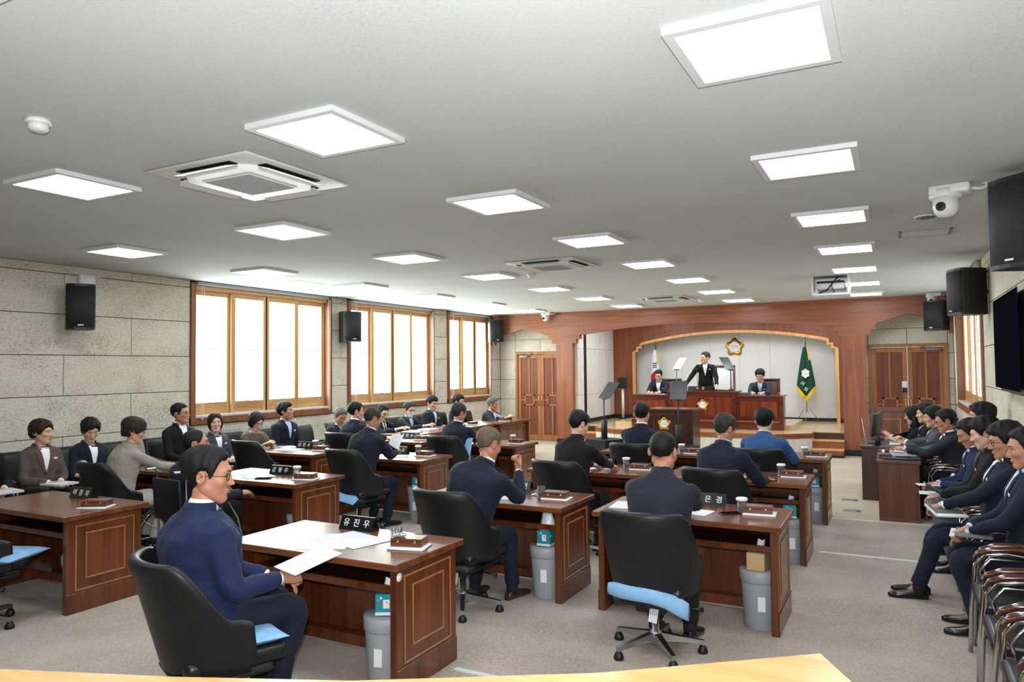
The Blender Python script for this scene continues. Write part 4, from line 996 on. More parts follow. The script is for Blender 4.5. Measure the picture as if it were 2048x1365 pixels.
# ---------------------------------------------------------------- right desk equipment
def monitor(x, y, lab):
    r = empty('computer_monitor', (x, y, .74), -PI/2-.12, lab, 'monitor', 'computer monitors on the dark desk')
    MB().rbox(-.1, -.08, 0, .1, .08, .012, .004, 1).build('base', 'black_plastic', r); MB().rbox(-.025, .0, .01, .025, .03, .22, .006, 1).build('neck', 'black_plastic', r)
    MB().rbox(-.25, -.025, .1, .25, .01, .42, .008, 2, M=RX(-.1)).build('display', 'black_plastic', r)
monitor(-.3, 11.5, 'nearer black computer monitor seen edge-on'); monitor(-.28, 12.1, 'farther black computer monitor seen edge-on')
o = MB().tube([(0, 0, 0), (-.05, 0, .36)], [.005, .003], 6).build('antenna_rod', 'white_plastic', loc=(-.4, 11.2, .741)); tag(o, 'thin white antenna rod at the corner of the dark desk', 'antenna')
for i, (x, y, lab) in enumerate([(-.05, 11.45, 'white keyboard before the nearer monitor'), (-.02, 12.05, 'white keyboard before the farther monitor')]):
    r = tag(MB().rbox(-.07, -.2, 0, .07, .2, .018, .005, 1).build('keyboard', 'white_plastic', loc=(x, y, .741)), lab, 'keyboard')
o = MB().rbox(-.03, -.05, 0, .03, .05, .13, .006, 1).build('desk_radio', 'black_plastic', loc=(-.26, 11.2, .741)); tag(o, 'small upright black device at the dark desk corner', 'device')
sheet(T(-.05, 10.62, .711), .3, .22, 'open white document farthest along the documents desk', thick=.02, name='document_stack')
sheet(T(.0, 10.28, .711) @ RZ(.1), .34, .25, 'thick white document under the watch-wearing hands', thick=.035, name='document_stack')
r = MB().rbox(-.2, -.13, 0, .2, .13, .02, .004, 1).build('document_folder', 'navy_cover', loc=(.02, 9.93, .711)); tag(r, 'navy folder at the near end of the documents desk', 'folder')
phone((.04, 9.92, .732), 1.5, 'black smartphone lying on the navy folder')
wb_ = empty('wooden_box', (-.16, 9.98, .711), .1, 'small wooden box on the documents desk corner', 'box', 'wooden boxes on the desks')
MB().rbox(-.07, -.1, 0, .07, .1, .03, .002, 1, smooth=False).build('body', 'box_wood', wb_); MB().rbox(-.07, -.1, .0315, .07, .1, .05, .003, 1, smooth=False).build('lid', 'box_wood', wb_)
o = MB().prism([(-.045, 0), (.045, 0), (.004, .085), (-.004, .085)], -.12, .12, 'y').build('nameplate', 'plate_black', loc=(-.14, 10.3, .711)); tag(o, 'black nameplate seen end-on at the documents desk', 'nameplate', 'desk nameplates')
for k, (x, y) in enumerate([(-.62, 11.0), (-.55, 10.2)]):
    o = MB().rbox(-.1, -.06, 0, .1, .06, .006, .002, 1).build('floor_outlet', 'grey_metal', loc=(x, y, 0)); tag(o, 'flat metal floor outlet %s the dark right desk' % ('beside', 'in front of')[k], 'floor outlet')
# ---------------------------------------------------------------- people
def baked(me, mods):
    o = bpy.data.objects.new('tmp', me); TMP.collection.objects.link(o)
    for typ, kw in mods:
        md = o.modifiers.new(typ, typ)
        for k, v in kw.items(): setattr(md, k, v)
    TVL.update(); dg = TVL.depsgraph
    out = bpy.data.meshes.new_from_object(o.evaluated_get(dg)); bpy.data.objects.remove(o)
    return out
def fuse(mb, voxel, smooth=4, disp=None, ratio=None):
    me = mb.mesh('tmp', ['paper'])
    mods = [('REMESH', dict(mode='VOXEL', voxel_size=voxel, use_smooth_shade=True)), ('SMOOTH', dict(factor=.5, iterations=smooth))]
    if disp: mods.append(('DISPLACE', dict(texture=disp[0], strength=disp[1], mid_level=.5, texture_coords='LOCAL')))
    out = baked(me, mods); bpy.data.meshes.remove(me)
    n = len(out.vertices); co = np.empty(n*3); out.vertices.foreach_get('co', co); co = co.reshape(-1, 3)
    fs = [tuple(p.vertices) for p in out.polygons]; bpy.data.meshes.remove(out)
    return co, fs
FOLD = bpy.data.textures.new('folds', 'CLOUDS'); FOLD.noise_scale = .085; FOLD.noise_depth = 2
def fabric(name, c):
    m, nt, bs = newmat(name); v = coords(nt, (1, 1, 1)); v2 = coords(nt, (1, 1, .45))
    bs.inputs['Base Color'].default_value = lin(c)
    hi = tuple(min(255, x*1.16+3) for x in c)
    nt.links.new(ramp(nt, noise(nt, v, 220, 2), [(.3, c), (.75, hi)]), bs.inputs['Base Color'])
    bs.inputs['Roughness'].default_value = .82; bs.inputs['Specular IOR Level'].default_value = .25; bs.inputs['Sheen Weight'].default_value = .03
    b1 = nt.nodes.new('ShaderNodeBump'); b1.inputs['Strength'].default_value = .35; b1.inputs['Distance'].default_value = .02
    nt.links.new(noise(nt, v2, 11, 3, .5), b1.inputs['Height']); nt.links.new(b1.outputs[0], bs.inputs['Normal'])
    return m
for nm, c in dict(suit_bright=(25, 35, 66), suit_navy=(20, 24, 39), suit_dark=(31, 33, 42), suit_black=(16, 16, 18), suit_blue=(46, 78, 122), suit_char=(40, 45, 52), suit_beige=(146, 137, 127), suit_taupe=(84, 72, 68), suit_slate=(58, 63, 70),
                  top_brown=(78, 71, 62), suit_grey=(70, 70, 72), shirt_white=(232, 233, 236), shirt_blue=(176, 190, 222), trouser_dark=(19, 20, 25), trouser_navy=(19, 23, 38), trouser_grey=(84, 90, 100), tie_dark=(30, 34, 46), trouser_beige=(160, 152, 142)).items(): fabric(nm, c)
mat('skin_a', (206, 158, 130), .5, col2=(198, 148, 120), vs_=25); mat('skin_b', (188, 134, 106), .5, col2=(178, 122, 96), vs_=25); mat('skin_c', (216, 174, 150), .5, col2=(210, 164, 140), vs_=25)
mat('lip', (168, 104, 90), .5); mat('eye_white', (226, 222, 216), .3); mat('eye_dark', (24, 16, 12), .2); mat('brow', (36, 28, 24), .8); mat('lens_rim', (26, 24, 24), .3); mat('shoe', (16, 15, 15), .22, spec=.6); mat('shoe_brown', (62, 40, 30), .3); mat('sock', (22, 22, 26), .9); mat('watch', (190, 190, 188), .3, metal=.8)
for nm, c, c2 in (('hair_black', (11, 10, 10), (27, 24, 23)), ('hair_brown', (32, 21, 17), (52, 36, 28)), ('hair_grey', (72, 72, 72), (108, 108, 106)), ('hair_salt', (28, 26, 26), (62, 59, 57)), ('hair_thin', (84, 68, 58), (112, 92, 78))):
    m = mat(nm, c, .58, col2=c2, vs_=70, bmp=(110, .6, .006), stretch=(1, 1, .3), spec=.3)
# head by ray marching a smooth union of simple solids
def smin(a, b, k):
    h = np.clip(.5+.5*(b-a)/k, 0, 1); return b*(1-h)+a*h-k*h*(1-h)
def sd_ell(p, c, r):
    q = (p-np.array(c))/np.array(r); k0 = np.sqrt((q*q).sum(-1)); k1 = np.sqrt((q*q/np.array(r)**2*np.array(r)**0).sum(-1)); 
    g = np.sqrt(((q/np.array(r))**2).sum(-1)); return k0*(k0-1)/np.maximum(g, 1e-6)
def sd_cap(p, a, b, r):
    a, b = np.array(a), np.array(b); pa, ba = p-a, b-a; h = np.clip((pa@ba)/(ba@ba), 0, 1); return np.sqrt(((pa-h[..., None]*ba)**2).sum(-1))-r
def sd_head(p, f):
    P = p.copy(); P[..., 0] = np.abs(P[..., 0])
    jw = .9 if f else 1.0
    d = sd_ell(P, (0, -.014, .036), (.077, .098, .084))
    d = smin(d, sd_ell(P, (0, .026, -.03), (.064*jw+.002, .064, .084)), .03)
    d = smin(d, sd_cap(P, (.045*jw, .0, -.052), (.016, .066, -.097), .022), .025)
    d = smin(d, sd_ell(P, (0, .07, -.099), (.02, .018, .016)), .02)
    d = smin(d, sd_cap(P, (.012, .083, .026), (.042, .07, .026), .012), .02)
    d = smin(d, sd_ell(P, (.042, .06, -.018), (.024, .022, .022)), .02)
    e = sd_ell(P, (.031, .098, .004), (.017, .014, .012)); d = -smin(-d, e, .012)
    d = smin(d, sd_cap(P, (0, .088, .008), (0, .106, -.026), .0075), .012)
    d = smin(d, sd_ell(P, (0, .107, -.03), (.012, .011, .009)), .008); d = smin(d, sd_ell(P, (.012, .099, -.033), (.008, .009, .007)), .008)
    d = smin(d, sd_cap(P, (0, .0945, -.058), (.016, .087, -.06), .0055), .006); d = smin(d, sd_cap(P, (0, .092, -.07), (.014, .086, -.069), .0062), .006)
    return d
NT, NP = 54, 68
def head_grid(f):
    th = np.linspace(.04, PI-.04, NT); u = np.linspace(-PI, PI, NP, endpoint=False); ph = u-.38*np.sin(u)
    TH, PH = np.meshgrid(th, ph, indexing='ij'); d = np.stack([np.sin(TH)*np.sin(PH), np.sin(TH)*np.cos(PH), np.cos(TH)], -1)
    rs = np.linspace(.03, .16, 110); best = np.full(TH.shape, .03); prev = None
    for r_ in rs:
        s = sd_head(d*r_, f); ins = s < 0
        if prev is not None:
            cr = (prev < 0) & (~ins); best = np.where(cr, r_-(r_-pr)*s/(s-prev+1e-12), best)
        prev, pr = s, r_
    return d, best, PH
HEADS = {f: head_grid(f) for f in (0, 1)}
def grid_faces(mask=None):
    fs = []
    for i in range(NT-1):
        for j in range(NP):
            k = (j+1) % NP
            if mask is None or (mask[i, j] and mask[i, k] and mask[i+1, j] and mask[i+1, k]): fs.append((i*NP+j, (i+1)*NP+j, (i+1)*NP+k, i*NP+k))
    return fs
def surf_y(x, z, f):
    ys = np.linspace(.03, .13, 200); p = np.stack([np.full(200, x), ys, np.full(200, z)], -1); s = sd_head(p, f); i = np.where(s < 0)[0]; return ys[i[-1]] if len(i) else .08
def head_mb(f):
    d, r_, ph = HEADS[f]; P = (d*r_[..., None]).reshape(-1, 3); m = MB(); fs = grid_faces()
    m.add(P.tolist(), fs, 0, True); m.add(P[:NP].tolist(), [tuple(range(NP))], 0, True); m.add(P[-NP:].tolist(), [tuple(range(NP-1, -1, -1))], 0, True)
    def L(x, z, o=0): return (x, surf_y(abs(x), z, f)+o, z)
    m.tube([L(-.021, -.0645, -.0012), L(-.012, -.0615, -.0008), L(-.005, -.059, -.0006), L(0, -.0598, -.0006), L(.005, -.059, -.0006), L(.012, -.0615, -.0008), L(.021, -.0645, -.0012)], [.0012, .0026, .003, .0028, .003, .0026, .0012], 7, 3)
    m.tube([L(-.019, -.0655, -.0012), L(-.01, -.069, -.0006), L(0, -.07, -.0004), L(.01, -.069, -.0006), L(.019, -.0655, -.0012)], [.0012, .003, .0036, .003, .0012], 7, 3)
    m.tube([L(-.021, -.0646, .0002), L(0, -.0642, .0016), L(.021, -.0646, .0002)], [.0008, .0011, .0008], 5, 4)
    for s in (-1, 1):
        rings = []
        for t, w_ in ((0, .5), (.3, .95), (.6, 1), (1, .72)):
            rings.append([(s*(.071+.017*t), -.012+.019*w_*math.cos(a)-.008*t, -.004+.032*w_*math.sin(a)*(1 if math.sin(a) > 0 else .9)) for a in [2*PI*q/16 for q in range(16)]])
        rings.append([(s*.083, -.02+.011*math.cos(a), -.0+.018*math.sin(a)) for a in [2*PI*q/16 for q in range(16)]])
        m.loft(rings if s > 0 else [q[::-1] for q in rings])
        ye = surf_y(.031, .004, f)
        m.ball((s*.031, ye-.0075, .004), (.0145, .0105, .0062), 12, 8, 1); m.ball((s*.031, ye-.001, .0035), (.0058, .0045, .0056), 10, 6, 2)
        m.tube([(s*.017, surf_y(.017, .011, f)-.003, .008), (s*.031, ye+.002, .0118), (s*.046, surf_y(.046, .006, f)+.0005, .0068)], [.0016, .0026, .0016], 6, 2 if f else 4)
        m.tube([(s*.014, surf_y(.014, .026, f)-.0015, .0265), (s*.032, surf_y(.032, .029, f)-.0015, .0295), (s*.05, surf_y(.05, .024, f)-.002, .024)], [.0035, .004, .0018] if not f else [.002, .0026, .0014], 6, 4)
    return m
HEADMB = {f: head_mb(f) for f in (0, 1)}
HL = {  # hairline height against azimuth (0 = face, pi = nape), thickness at top / sides, mode
 'short': ([0, .5, .8, 1.05, 1.2, 1.4, 1.5, 1.9, 2.1, PI], [.07, .07, .055, .02, -.012, -.012, .024, .024, -.045, -.06], .018, .006),
 'thick': ([0, .5, .8, 1.05, 1.2, 1.4, 1.5, 1.85, 2.1, PI], [.056, .052, .045, .01, -.015, -.015, .012, .012, -.05, -.066], .03, .014),
 'buzz': ([0, .5, .8, 1.05, 1.25, 1.4, 1.5, 1.9, 2.1, PI], [.082, .08, .06, .026, -.0, -.0, .026, .026, -.035, -.052], .007, .003),
 'medium': ([0, .3, .6, .9, 1.15, 1.5, 1.8, 2.1, PI], [.068, .06, .04, -.0, -.03, -.02, -.03, -.075, -.085], .026, .014),
 'bob': ([0, .42, .7, .95, 1.15, 2.0, PI], [.06, .054, .02, -.06, -.105, -.105, -.105], .02, .014),
 'part': ([0, .3, .6, .85, 1.05, 1.3, 2.0, PI], [.078, .072, .04, -.02, -.08, -.105, -.105, -.105], .022, .014),
}
def hair_mb(style, f, seed=0):
    st = 'bob' if style == 'long' else style
    az, hz, tt, ts = HL[st]; d, r_, ph = HEADS[f]; a = np.abs(ph); q = random.Random(seed); sd_ = q.choice((-1, 1)); am = np.abs(ph+sd_*.22*np.exp(-(a/.9)**2)); zmin = np.interp(am, az, hz)+.003*np.sin(7*ph+q.uniform(0, 6))*np.exp(-(a/.8)**2)
    up = np.clip((d[..., 2]+.15)/.9, 0, 1); t = ts+(tt-ts)*up**1.2
    f1, f2 = q.uniform(0, 6), q.uniform(0, 6)
    wav = .16*np.sin(9*ph+f1+3*d[..., 2])+.1*np.sin(23*ph+f2+5*np.sin(4*d[..., 2]))+.1*np.sin(17*d[..., 1]+f2)
    wav = wav*(1-np.clip(d[..., 2], 0, 1)**6); t = t*(1+wav); rh = r_+t
    if st in ('bob', 'part', 'medium'):
        R = np.array((.094, .108, .122) if st != 'medium' else (.088, .106, .108)); C = np.array((0, -.016, .006))
        A = ((d/R)**2).sum(-1); B = -2*((d*C/R**2).sum(-1)); Cc = ((C/R)**2).sum()-1
        re = (-B+np.sqrt(np.maximum(B*B-4*A*Cc, 0)))/(2*A); re = re*(1+.03*wav/.2)
        back = np.clip((a-.95)/.45, 0, 1); rh = np.where(back > 0, np.maximum(rh, re*back+rh*(1-back)), rh)
    P = d*rh[..., None]; e = P[..., 2]-zmin if st in ('bob', 'part', 'medium') else (d*r_[..., None])[..., 2]-zmin
    w_ = np.clip((e+.004)/.02, 0, 1); w_ = w_*w_*(3-2*w_); inner = r_-.006
    if st in ('bob', 'part'): lowcut = (a > 1.0); w_ = np.where(lowcut & (e > -.012), np.maximum(w_, .55), w_)
    rr = inner+(rh-inner)*w_; P = d*rr[..., None]; mask = e > -.014
    m = MB(); m.add(P.reshape(-1, 3).tolist(), grid_faces(mask), 0, True); m.add(P[0].tolist(), [tuple(range(NP))], 0, True)
    if style == 'long':
        rings = []
        for z, y, wx, wy in ((-.02, -.05, .09, .055), (-.1, -.055, .095, .05), (-.2, -.05, .1, .045), (-.3, -.045, .095, .04), (-.36, -.045, .06, .02)):
            rings.append([(wx*math.cos(b)*(1+.06*math.sin(5*b)), y+wy*math.sin(b)*(1+.1*math.cos(7*b)), z) for b in [2*PI*k/26 for k in range(26)]])
        m.loft(rings)
        for s in (-1, 1): m.tube([(s*.075, .01, .0), (s*.09, .02, -.1), (s*.085, .035, -.2), (s*.075, .04, -.28)], [.02, .03, .03, .012], 10)
    return m
# hands: palm towards -z, fingers along +y, thumb on the -x side (right hand)
def hand_np(curl, spread, thumb):
    m = MB(); 
    m.loft([[(w_*math.copysign(abs(math.cos(a))**.7, math.cos(a)), y, h*math.sin(a)) for a in [2*PI*k/14 for k in range(14)]] for y, w_, h in ((-.045, .024, .02), (-.01, .027, .018), (.03, .038, .0155), (.065, .04, .0135), (.08, .036, .01))])
    for i, (x, L) in enumerate(((-.03, .068), (-.01, .076), (.01, .071), (.029, .056))):
        p = Vector((x, .07, 0)); ang = -.08; pts = [p.copy()+Vector((0, -.02, 0))]; sp = (i-1.5)*spread
        for k, fr in enumerate((.45, .3, .25)):
            ang -= curl[k]; dv = Vector((math.sin(sp), math.cos(ang)*math.cos(sp), math.sin(ang))); pts.append(p.copy()); p = p+dv*L*fr*1.05
        pts.append(p); m.tube(pts, [.0088, .0092, .0085, .0078, .0058], 8)
    m.tube([(-.018, -.02, -.004), (-.036, .012, -.01), (-.046+thumb*.02, .04, -.018-thumb*.012), (-.044+thumb*.034, .066, -.02-thumb*.014)], [.013, .0125, .0105, .007], 8)
    return fuse(m, .0052, 2)
HANDS = {'relax': hand_np((.35, .45, .3), .05, .2), 'flat': hand_np((.06, .12, .1), .09, 0), 'grip': hand_np((.75, 1.0, .6), .02, .9), 'fist': hand_np((1.2, 1.35, .7), .0, 1.0)}
def ik(a, b, l1, l2, pole):
    a, b, pole = Vector(a), Vector(b), Vector(pole); d = b-a; L = d.length; mx = (l1+l2)*.985
    if L > mx: b = a+d*mx/L; d = b-a; L = mx
    u = d/L; x = (l1*l1-l2*l2+L*L)/(2*L); h = math.sqrt(max(l1*l1-x*x, 0)); p = pole-u*pole.dot(u); p.normalize()
    return a+u*x+p*h, b
def catmull(pts, rad, n=4):
    P = [Vector(p) for p in pts]; out, ro = [], []
    for i in range(len(P)-1):
        p0, p1, p2, p3 = P[max(i-1, 0)], P[i], P[i+1], P[min(i+2, len(P)-1)]
        for k in range(n):
            t = k/n; out.append(.5*((2*p1)+(p2-p0)*t+(2*p0-5*p1+4*p2-p3)*t*t+(3*p1-p0-3*p2+p3)*t**3)); ro.append(rad[i]*(1-t)+rad[i+1]*t)
    return out+[P[-1]], ro+[rad[-1]]
def person(label, head, face, lean=12, yaw=0, pitch=-8, roll=0, side=0, suit='suit_navy', shirt='shirt_white', trousers='trouser_dark', hair='short', hcol='hair_black', skin='skin_a', f=0, girth=1.0, lh=None, rh=None, lp='relax', rp='relax',
           glasses=False, badge=True, tie=None, mask=False, open_=.26, sleeve=1.0, z0=0, stand=False, feet=None, lw=None, rw=None, kind='jacket', twist=0, group=None, collar=True, shoes='shoe', sw=1.0, lpole=None, rpole=None, lup=None, rup=None, lfd=None, rfd=None, vox=.0135, watch=False, seat=.52, sc=1.0):
    """head = wanted world position of the head centre; face = heading in degrees, 0 looks along +y, counter-clockwise."""
    rz = math.radians(face); le = math.radians(lean); sd = math.radians(side)
    SW = (.188 if not f else .165)*sw; hz = seat if not stand else .93
    def spine(sl):
        P = [Vector((0, 0, hz))]; Fr = []; n = 16
        for k in range(n):
            t = k/n; a = le*(.45+.9*t); b = sd*(.6+.8*t); dv = Vector((math.sin(b), math.sin(a)*math.cos(b), math.cos(a)*math.cos(b))); P.append(P[-1]+dv*sl/n); Fr.append(dv)
        return P, Fr+[Fr[-1]]
    def headpos(sl):
        P, Fr = spine(sl); t = Fr[-1]; nd = (t*.75+Vector((0, 0, .45))).normalized(); return P[-1]+nd*.056+Vector((0, .026*math.cos(math.radians(yaw)), .088))
    sl = .53; want = (head[2]-z0)/sc
    for _ in range(8):
        h = headpos(sl); sl = min(.62, max(.4, sl+(want-h.z)*.8))
    P, Fr = spine(sl); hc = headpos(sl)
    off = RZ(rz) @ Vector((hc.x, hc.y, 0)); loc = Vector((head[0]-off.x*sc, head[1]-off.y*sc, z0)); W2L = (T(*loc) @ RZ(rz) @ Matrix.Scale(sc, 4)).inverted()
    tw = math.radians(twist)
    def frame(t, ext=0):
        i = min(max(t, 0), 1)*16; k = min(int(i), 15); p = P[k].lerp(P[k+1], i-k); up = Fr[k].lerp(Fr[min(k+1, 16)], i-k).normalized()
        if t < 0: p = p+up*t*sl
        if t > 1: p = p+up*(t-1)*sl
        r_ = Vector((math.cos(tw*max(t, 0)), math.sin(tw*max(t, 0)), 0)); r_ = (r_-up*r_.dot(up)).normalized(); fw = up.cross(r_); return p, r_, fw, up
    def ring(t, rx, ry, fo=0, n=24, sq=.8):
        p, r_, fw, up = frame(t); out = []
        for k in range(n):
            a = 2*PI*k/n; c, s = math.cos(a), math.sin(a); out.append(p+r_*rx*math.copysign(abs(c)**sq, c)+fw*(fo+ry*math.copysign(abs(s)**sq, s)))
        return out
    g = girth; fem = .9 if f else 1.0
    def torso(infl=0, lo=-.1):
        pr = [(lo, .176*fem, .13), (0, .178*fem, .134), (.2, .168*fem, .128), (.42, .164*fem, .124), (.62, .178*fem, .13), (.76, .192*fem*sw, .124), (.86, .198*fem*sw, .108), (.915, .178*fem*sw, .09), (.965, .125, .078), (1.01, .078, .068), (1.03, .066, .064)]
        return [ring(t, rx*(g if t < .9 else 1)*(1)+infl, ry*(g**1.3 if t < .8 else 1)+infl, .012*(g-1)*6 if t < .6 else 0) for t, rx, ry in pr]
    sp, sr, sf, su = frame(.86)
    J = {}
    for s, hand, pole, nm in ((-1, lh, lpole, 'l'), (1, rh, rpole, 'r')):
        S = sp+sr*s*SW-su*.005+sf*.005
        if hand is None: tgt = Vector((s*.1, .3, hz+.13))
        elif hand[0] == 'L': tgt = Vector(hand[1:])
        else: tgt = W2L @ Vector(hand)
        pl = Vector(pole) if pole else Vector((s*.55, -.35, -.75))
        E, Wr = ik(S, tgt, .29, .25, pl); J[nm] = (S, E, Wr)
    jk = MB(); lo = -.1 if not stand else -.22
    jk.loft(torso(.012, lo)[:-2]+[ring(.99, .098, .07, -.022)], 0)
    body = MB(); body.loft(torso(-.03, -.02), 0)
    np_, nr, nf, nu = frame(1.0)
    neckr = .052 if f else .058
    body.tube([np_-nu*.06, np_+nu*.0, hc-Vector((0, 0, .075))+Vector((0, -.012, 0)), hc-Vector((0, 0, .03))+Vector((0, -.02, 0))], [neckr*1.3, neckr*1.1, neckr*1.0, neckr*.92], 16)
    hands = []
    for s, nm, pose, upv, fd in ((-1, 'l', lp, lup, lfd), (1, 'r', rp, rup, rfd)):
        S, E, Wr = J[nm]; d = (Wr-E).normalized(); up_ = Vector(upv) if upv else Vector((s*.35, 0, 1))
        k = 1.0 if f == 0 else .9
        pts, rr = catmull([S-sr*s*.06-su*.01, S, S.lerp(E, .5), E, E.lerp(Wr, .5), Wr], [.05*k, .06*k, .061*k, .056*k, .048*k, .041*k])
        if sleeve < 1: m_ = max(6, int(len(pts)*sleeve)); pts, rr = pts[:m_], rr[:m_]
        jk.tube(pts, rr, 14); jk.ball(S-su*.016-sr*s*.012, .06*k, 12, 8)
        body.tube([S, S.lerp(E, .5), E, E.lerp(Wr, .5), Wr], [.05*k, .045*k, .038*k, .034*k, .026*k], 12)
        fv = W2L.to_3x3() @ Vector(fd) if fd else d
        fv = (fv.normalized()+d*.25).normalized(); zv = (up_-fv*up_.dot(fv)).normalized(); xv = fv.cross(zv)
        M = Matrix((xv, fv, zv)).transposed().to_4x4(); M.translation = Wr+d*.01+fv*.035
        hands.append((pose, M, s))
    hips = MB(); ankles = []
    for s in (-1, 1):
        hip = Vector((s*.092, 0, hz-.02))
        if stand: ft = Vector((s*.1, 0, .0)); kn = Vector((s*.1, .03, .48)); an = Vector((s*.1, -.02, .09))
        else:
            ft = Vector(feet[(s+1)//2]) if feet else Vector((s*.12, .40, 0)); an = Vector((ft.x, ft.y-.06, .1+ft.z)); kn, an = ik(hip, an, .44, .42, (0, .45, 1))
        ankles.append((an, kn))
        pts, rr = catmull([hip, hip.lerp(kn, .5), kn, kn.lerp(an, .5), an.lerp(kn, .02)], [.1*g, .087, .068, .06, .058])
        hips.tube(pts, rr, 16)
        body.tube([hip, hip.lerp(kn, .5), kn, kn.lerp(an, .5), an, an+Vector((0, .07, -.055))], [.07, .065, .05, .046, .032, .02], 10)
    hips.ball((0, -.01, hz-.005), (.178*g*fem, .14*g, .115), 18, 10)
    # body: one continuous skin surface with head and hands
    co, fs = fuse(body, .02, 2); B = MB(); B.add(co.tolist(), fs, 0, True)
    yw = math.radians(yaw); HS = 1.09 if not f else 1.06; HM = T(hc.x, hc.y, hc.z+.006) @ RZ(yw) @ RX(math.radians(pitch)) @ RY(math.radians(roll)) @ Matrix.Scale(HS, 4)
    hm = HEADMB[f]; base = len(B.f); B.add(hm.v, hm.f, 0, True, HM); B.m[base:] = hm.m
    for pose, M, s in hands:
        hco, hfs = HANDS[pose]; v = hco.copy(); fl = hfs
        if s > 0: pass
        else: v[:, 0] *= -1; fl = [q[::-1] for q in hfs]
        v = v*(.98 if f else 1.1)
        B.add(v.tolist(), fl, 0, True, M)
    root = B.build('person', [skin, 'eye_white', 'eye_dark', 'lip', 'brow'], None, loc, rz); root.scale = (sc, sc, sc)
    tag(root, label, 'person', group)
    # clothes
    jco, jfs = fuse(jk, vox, 4, (FOLD, .02)); JM = MB(); JM.add(jco.tolist(), jfs, 0, True)
    jo = JM.build('jacket' if kind == 'jacket' else 'top', suit, root)
    tco, tfs = fuse(hips, .017, 3, (FOLD, .01)); TM = MB(); TM.add(tco.tolist(), tfs, 0, True); TM.build('trousers', trousers, root)
    bvh = BVHTree.FromPolygons([Vector(v) for v in jco], jfs)
    def front(xo, t, offs):
        p, r_, fw, up = frame(t); o_ = p+r_*xo+fw*.5; hit = bvh.ray_cast(o_, -fw, .6)
        return (hit[0]+fw*offs) if hit[0] is not None else (p+r_*xo+fw*(.064+offs))
    if collar and not f:
        cm = MB()
        def cring(tb, tf, r0, fo=0):
            out = []
            for k in range(28):
                a = 2*PI*k/28; t = tb+(tf-tb)*max(0, math.sin(a))**1.4; p, r_, fw, up = frame(t); out.append(p+r_*r0*math.cos(a)+fw*(fo+r0*.97*math.sin(a)))
            return out
        cm.loft([cring(.955, .93, .082), cring(1.03, .98, .073, .004), cring(1.082, .995, .067, .01), cring(1.082, .99, .063, .01), cring(1.0, .95, .064)], 0, True, False)
        cm.build('shirt_collar', shirt, root)
    if kind == 'jacket':
        jm = MB(); n = 25; R1, R2, R3, R4 = [], [], [], []
        for k in range(n):
            a = -PI/2+(k/(n-1)*2-1)*2.25
            for L_, (t, rx, ry, fo) in zip((R1, R2, R3, R4), ((.93, .104, .094, -.006), (1.0, .085, .083, -.004), (1.055, .076, .077, .0), (.96, .074, .072, 0))):
                p, r_, fw, up = frame(t); L_.append(p+r_*rx*math.cos(a)+fw*(fo+ry*math.sin(a)))
        jm.loft([R1, R2, R3, R4], 0, True, False, None, False); jm.build('jacket_collar', suit, jo)
        if open_:
            NV = 10; sh = MB(); V = []; F = []
            for j in range(NV+1):
                v = j/NV; t = (1.0 if not f else .975)-v*(open_+.0)/sl; w_ = .056*(1-v)**.8+.002
                for i in range(7): V.append(front((i/3-1)*w_, t, .006))
            for j in range(NV):
                for i in range(6): F.append((j*7+i, (j+1)*7+i, (j+1)*7+i+1, j*7+i+1))
            sh.add(V, F, 0, True); sh.build('shirt_front', shirt, root)
            for s in (-1, 1):
                V = []; F = []; lp_ = MB()
                for j in range(NV+1):
                    v = j/NV; t = 1.03-v*(open_*1.08+.03)/sl; a0 = .06*(1-v)**.8-.004; wd = .05*min(1, .35+v*2.2)*(1-v**3)+.006
                    if v > .98: wd = .004
                    for i in range(4): V.append(front(s*(a0+wd*i/3), t, .011-.004*(i == 3)))
                for j in range(NV):
                    for i in range(3): q = (j*4+i, (j+1)*4+i, (j+1)*4+i+1, j*4+i+1); F.append(q if s > 0 else q[::-1])
                lp_.add(V, F, 0, True); lp_.build('lapel', suit, jo)
        sm = []
        for j in range(13):
            p, r_, fw, up = frame(-.04+.94*j/12); hit = bvh.ray_cast(p-fw*.5, fw, .6)
            if hit[0] is not None: sm.append(hit[0]-fw*.0005)
        if len(sm) > 3: MB().tube(sm, .0022, 5).build('back_seam', suit, jo)
        if tie:
            V = []; F = []; tm = MB()
            for j in range(11):
                v = j/10; t = 1.03-v*(open_+.03)/sl; w_ = .012+.014*v
                if j == 0: w_ = .018
                for i in range(3): V.append(front((i-1)*w_, t, .011))
            for j in range(10):
                for i in range(2): F.append((j*3+i, (j+1)*3+i, (j+1)*3+i+1, j*3+i+1))
            tm.add(V, F, 0, True); tm.build('tie', tie, root)
        else:
            for tt in (.5, .42): MB().ball(front(.006, tt, .003), (.008, .008, .008), 8, 6).build('button', 'black_plastic', jo)
    if sleeve == 1:
        for nm in 'lr':
            S, E, Wr = J[nm]; d = (Wr-E).normalized()
            MB().tube([Wr-d*.03, Wr+d*.008, Wr+d*.013], [.031, .031, .028], 14).build('shirt_cuff', shirt, root)
    if watch:
        S, E, Wr = J['l']; d = (Wr-E).normalized(); MB().tube([Wr+d*.012, Wr+d*.03], .031, 14).build('wristwatch', 'watch', root)
    if badge:
        p = front(-.085, .74, .004); _, r_, fw, up = frame(.74); M = Matrix((r_, fw, up)).transposed().to_4x4(); M.translation = p
        MB().rbox(-.034, -.002, -.011, .034, .004, .011, .002, 1, M=M).build('name_badge', 'paper', root)
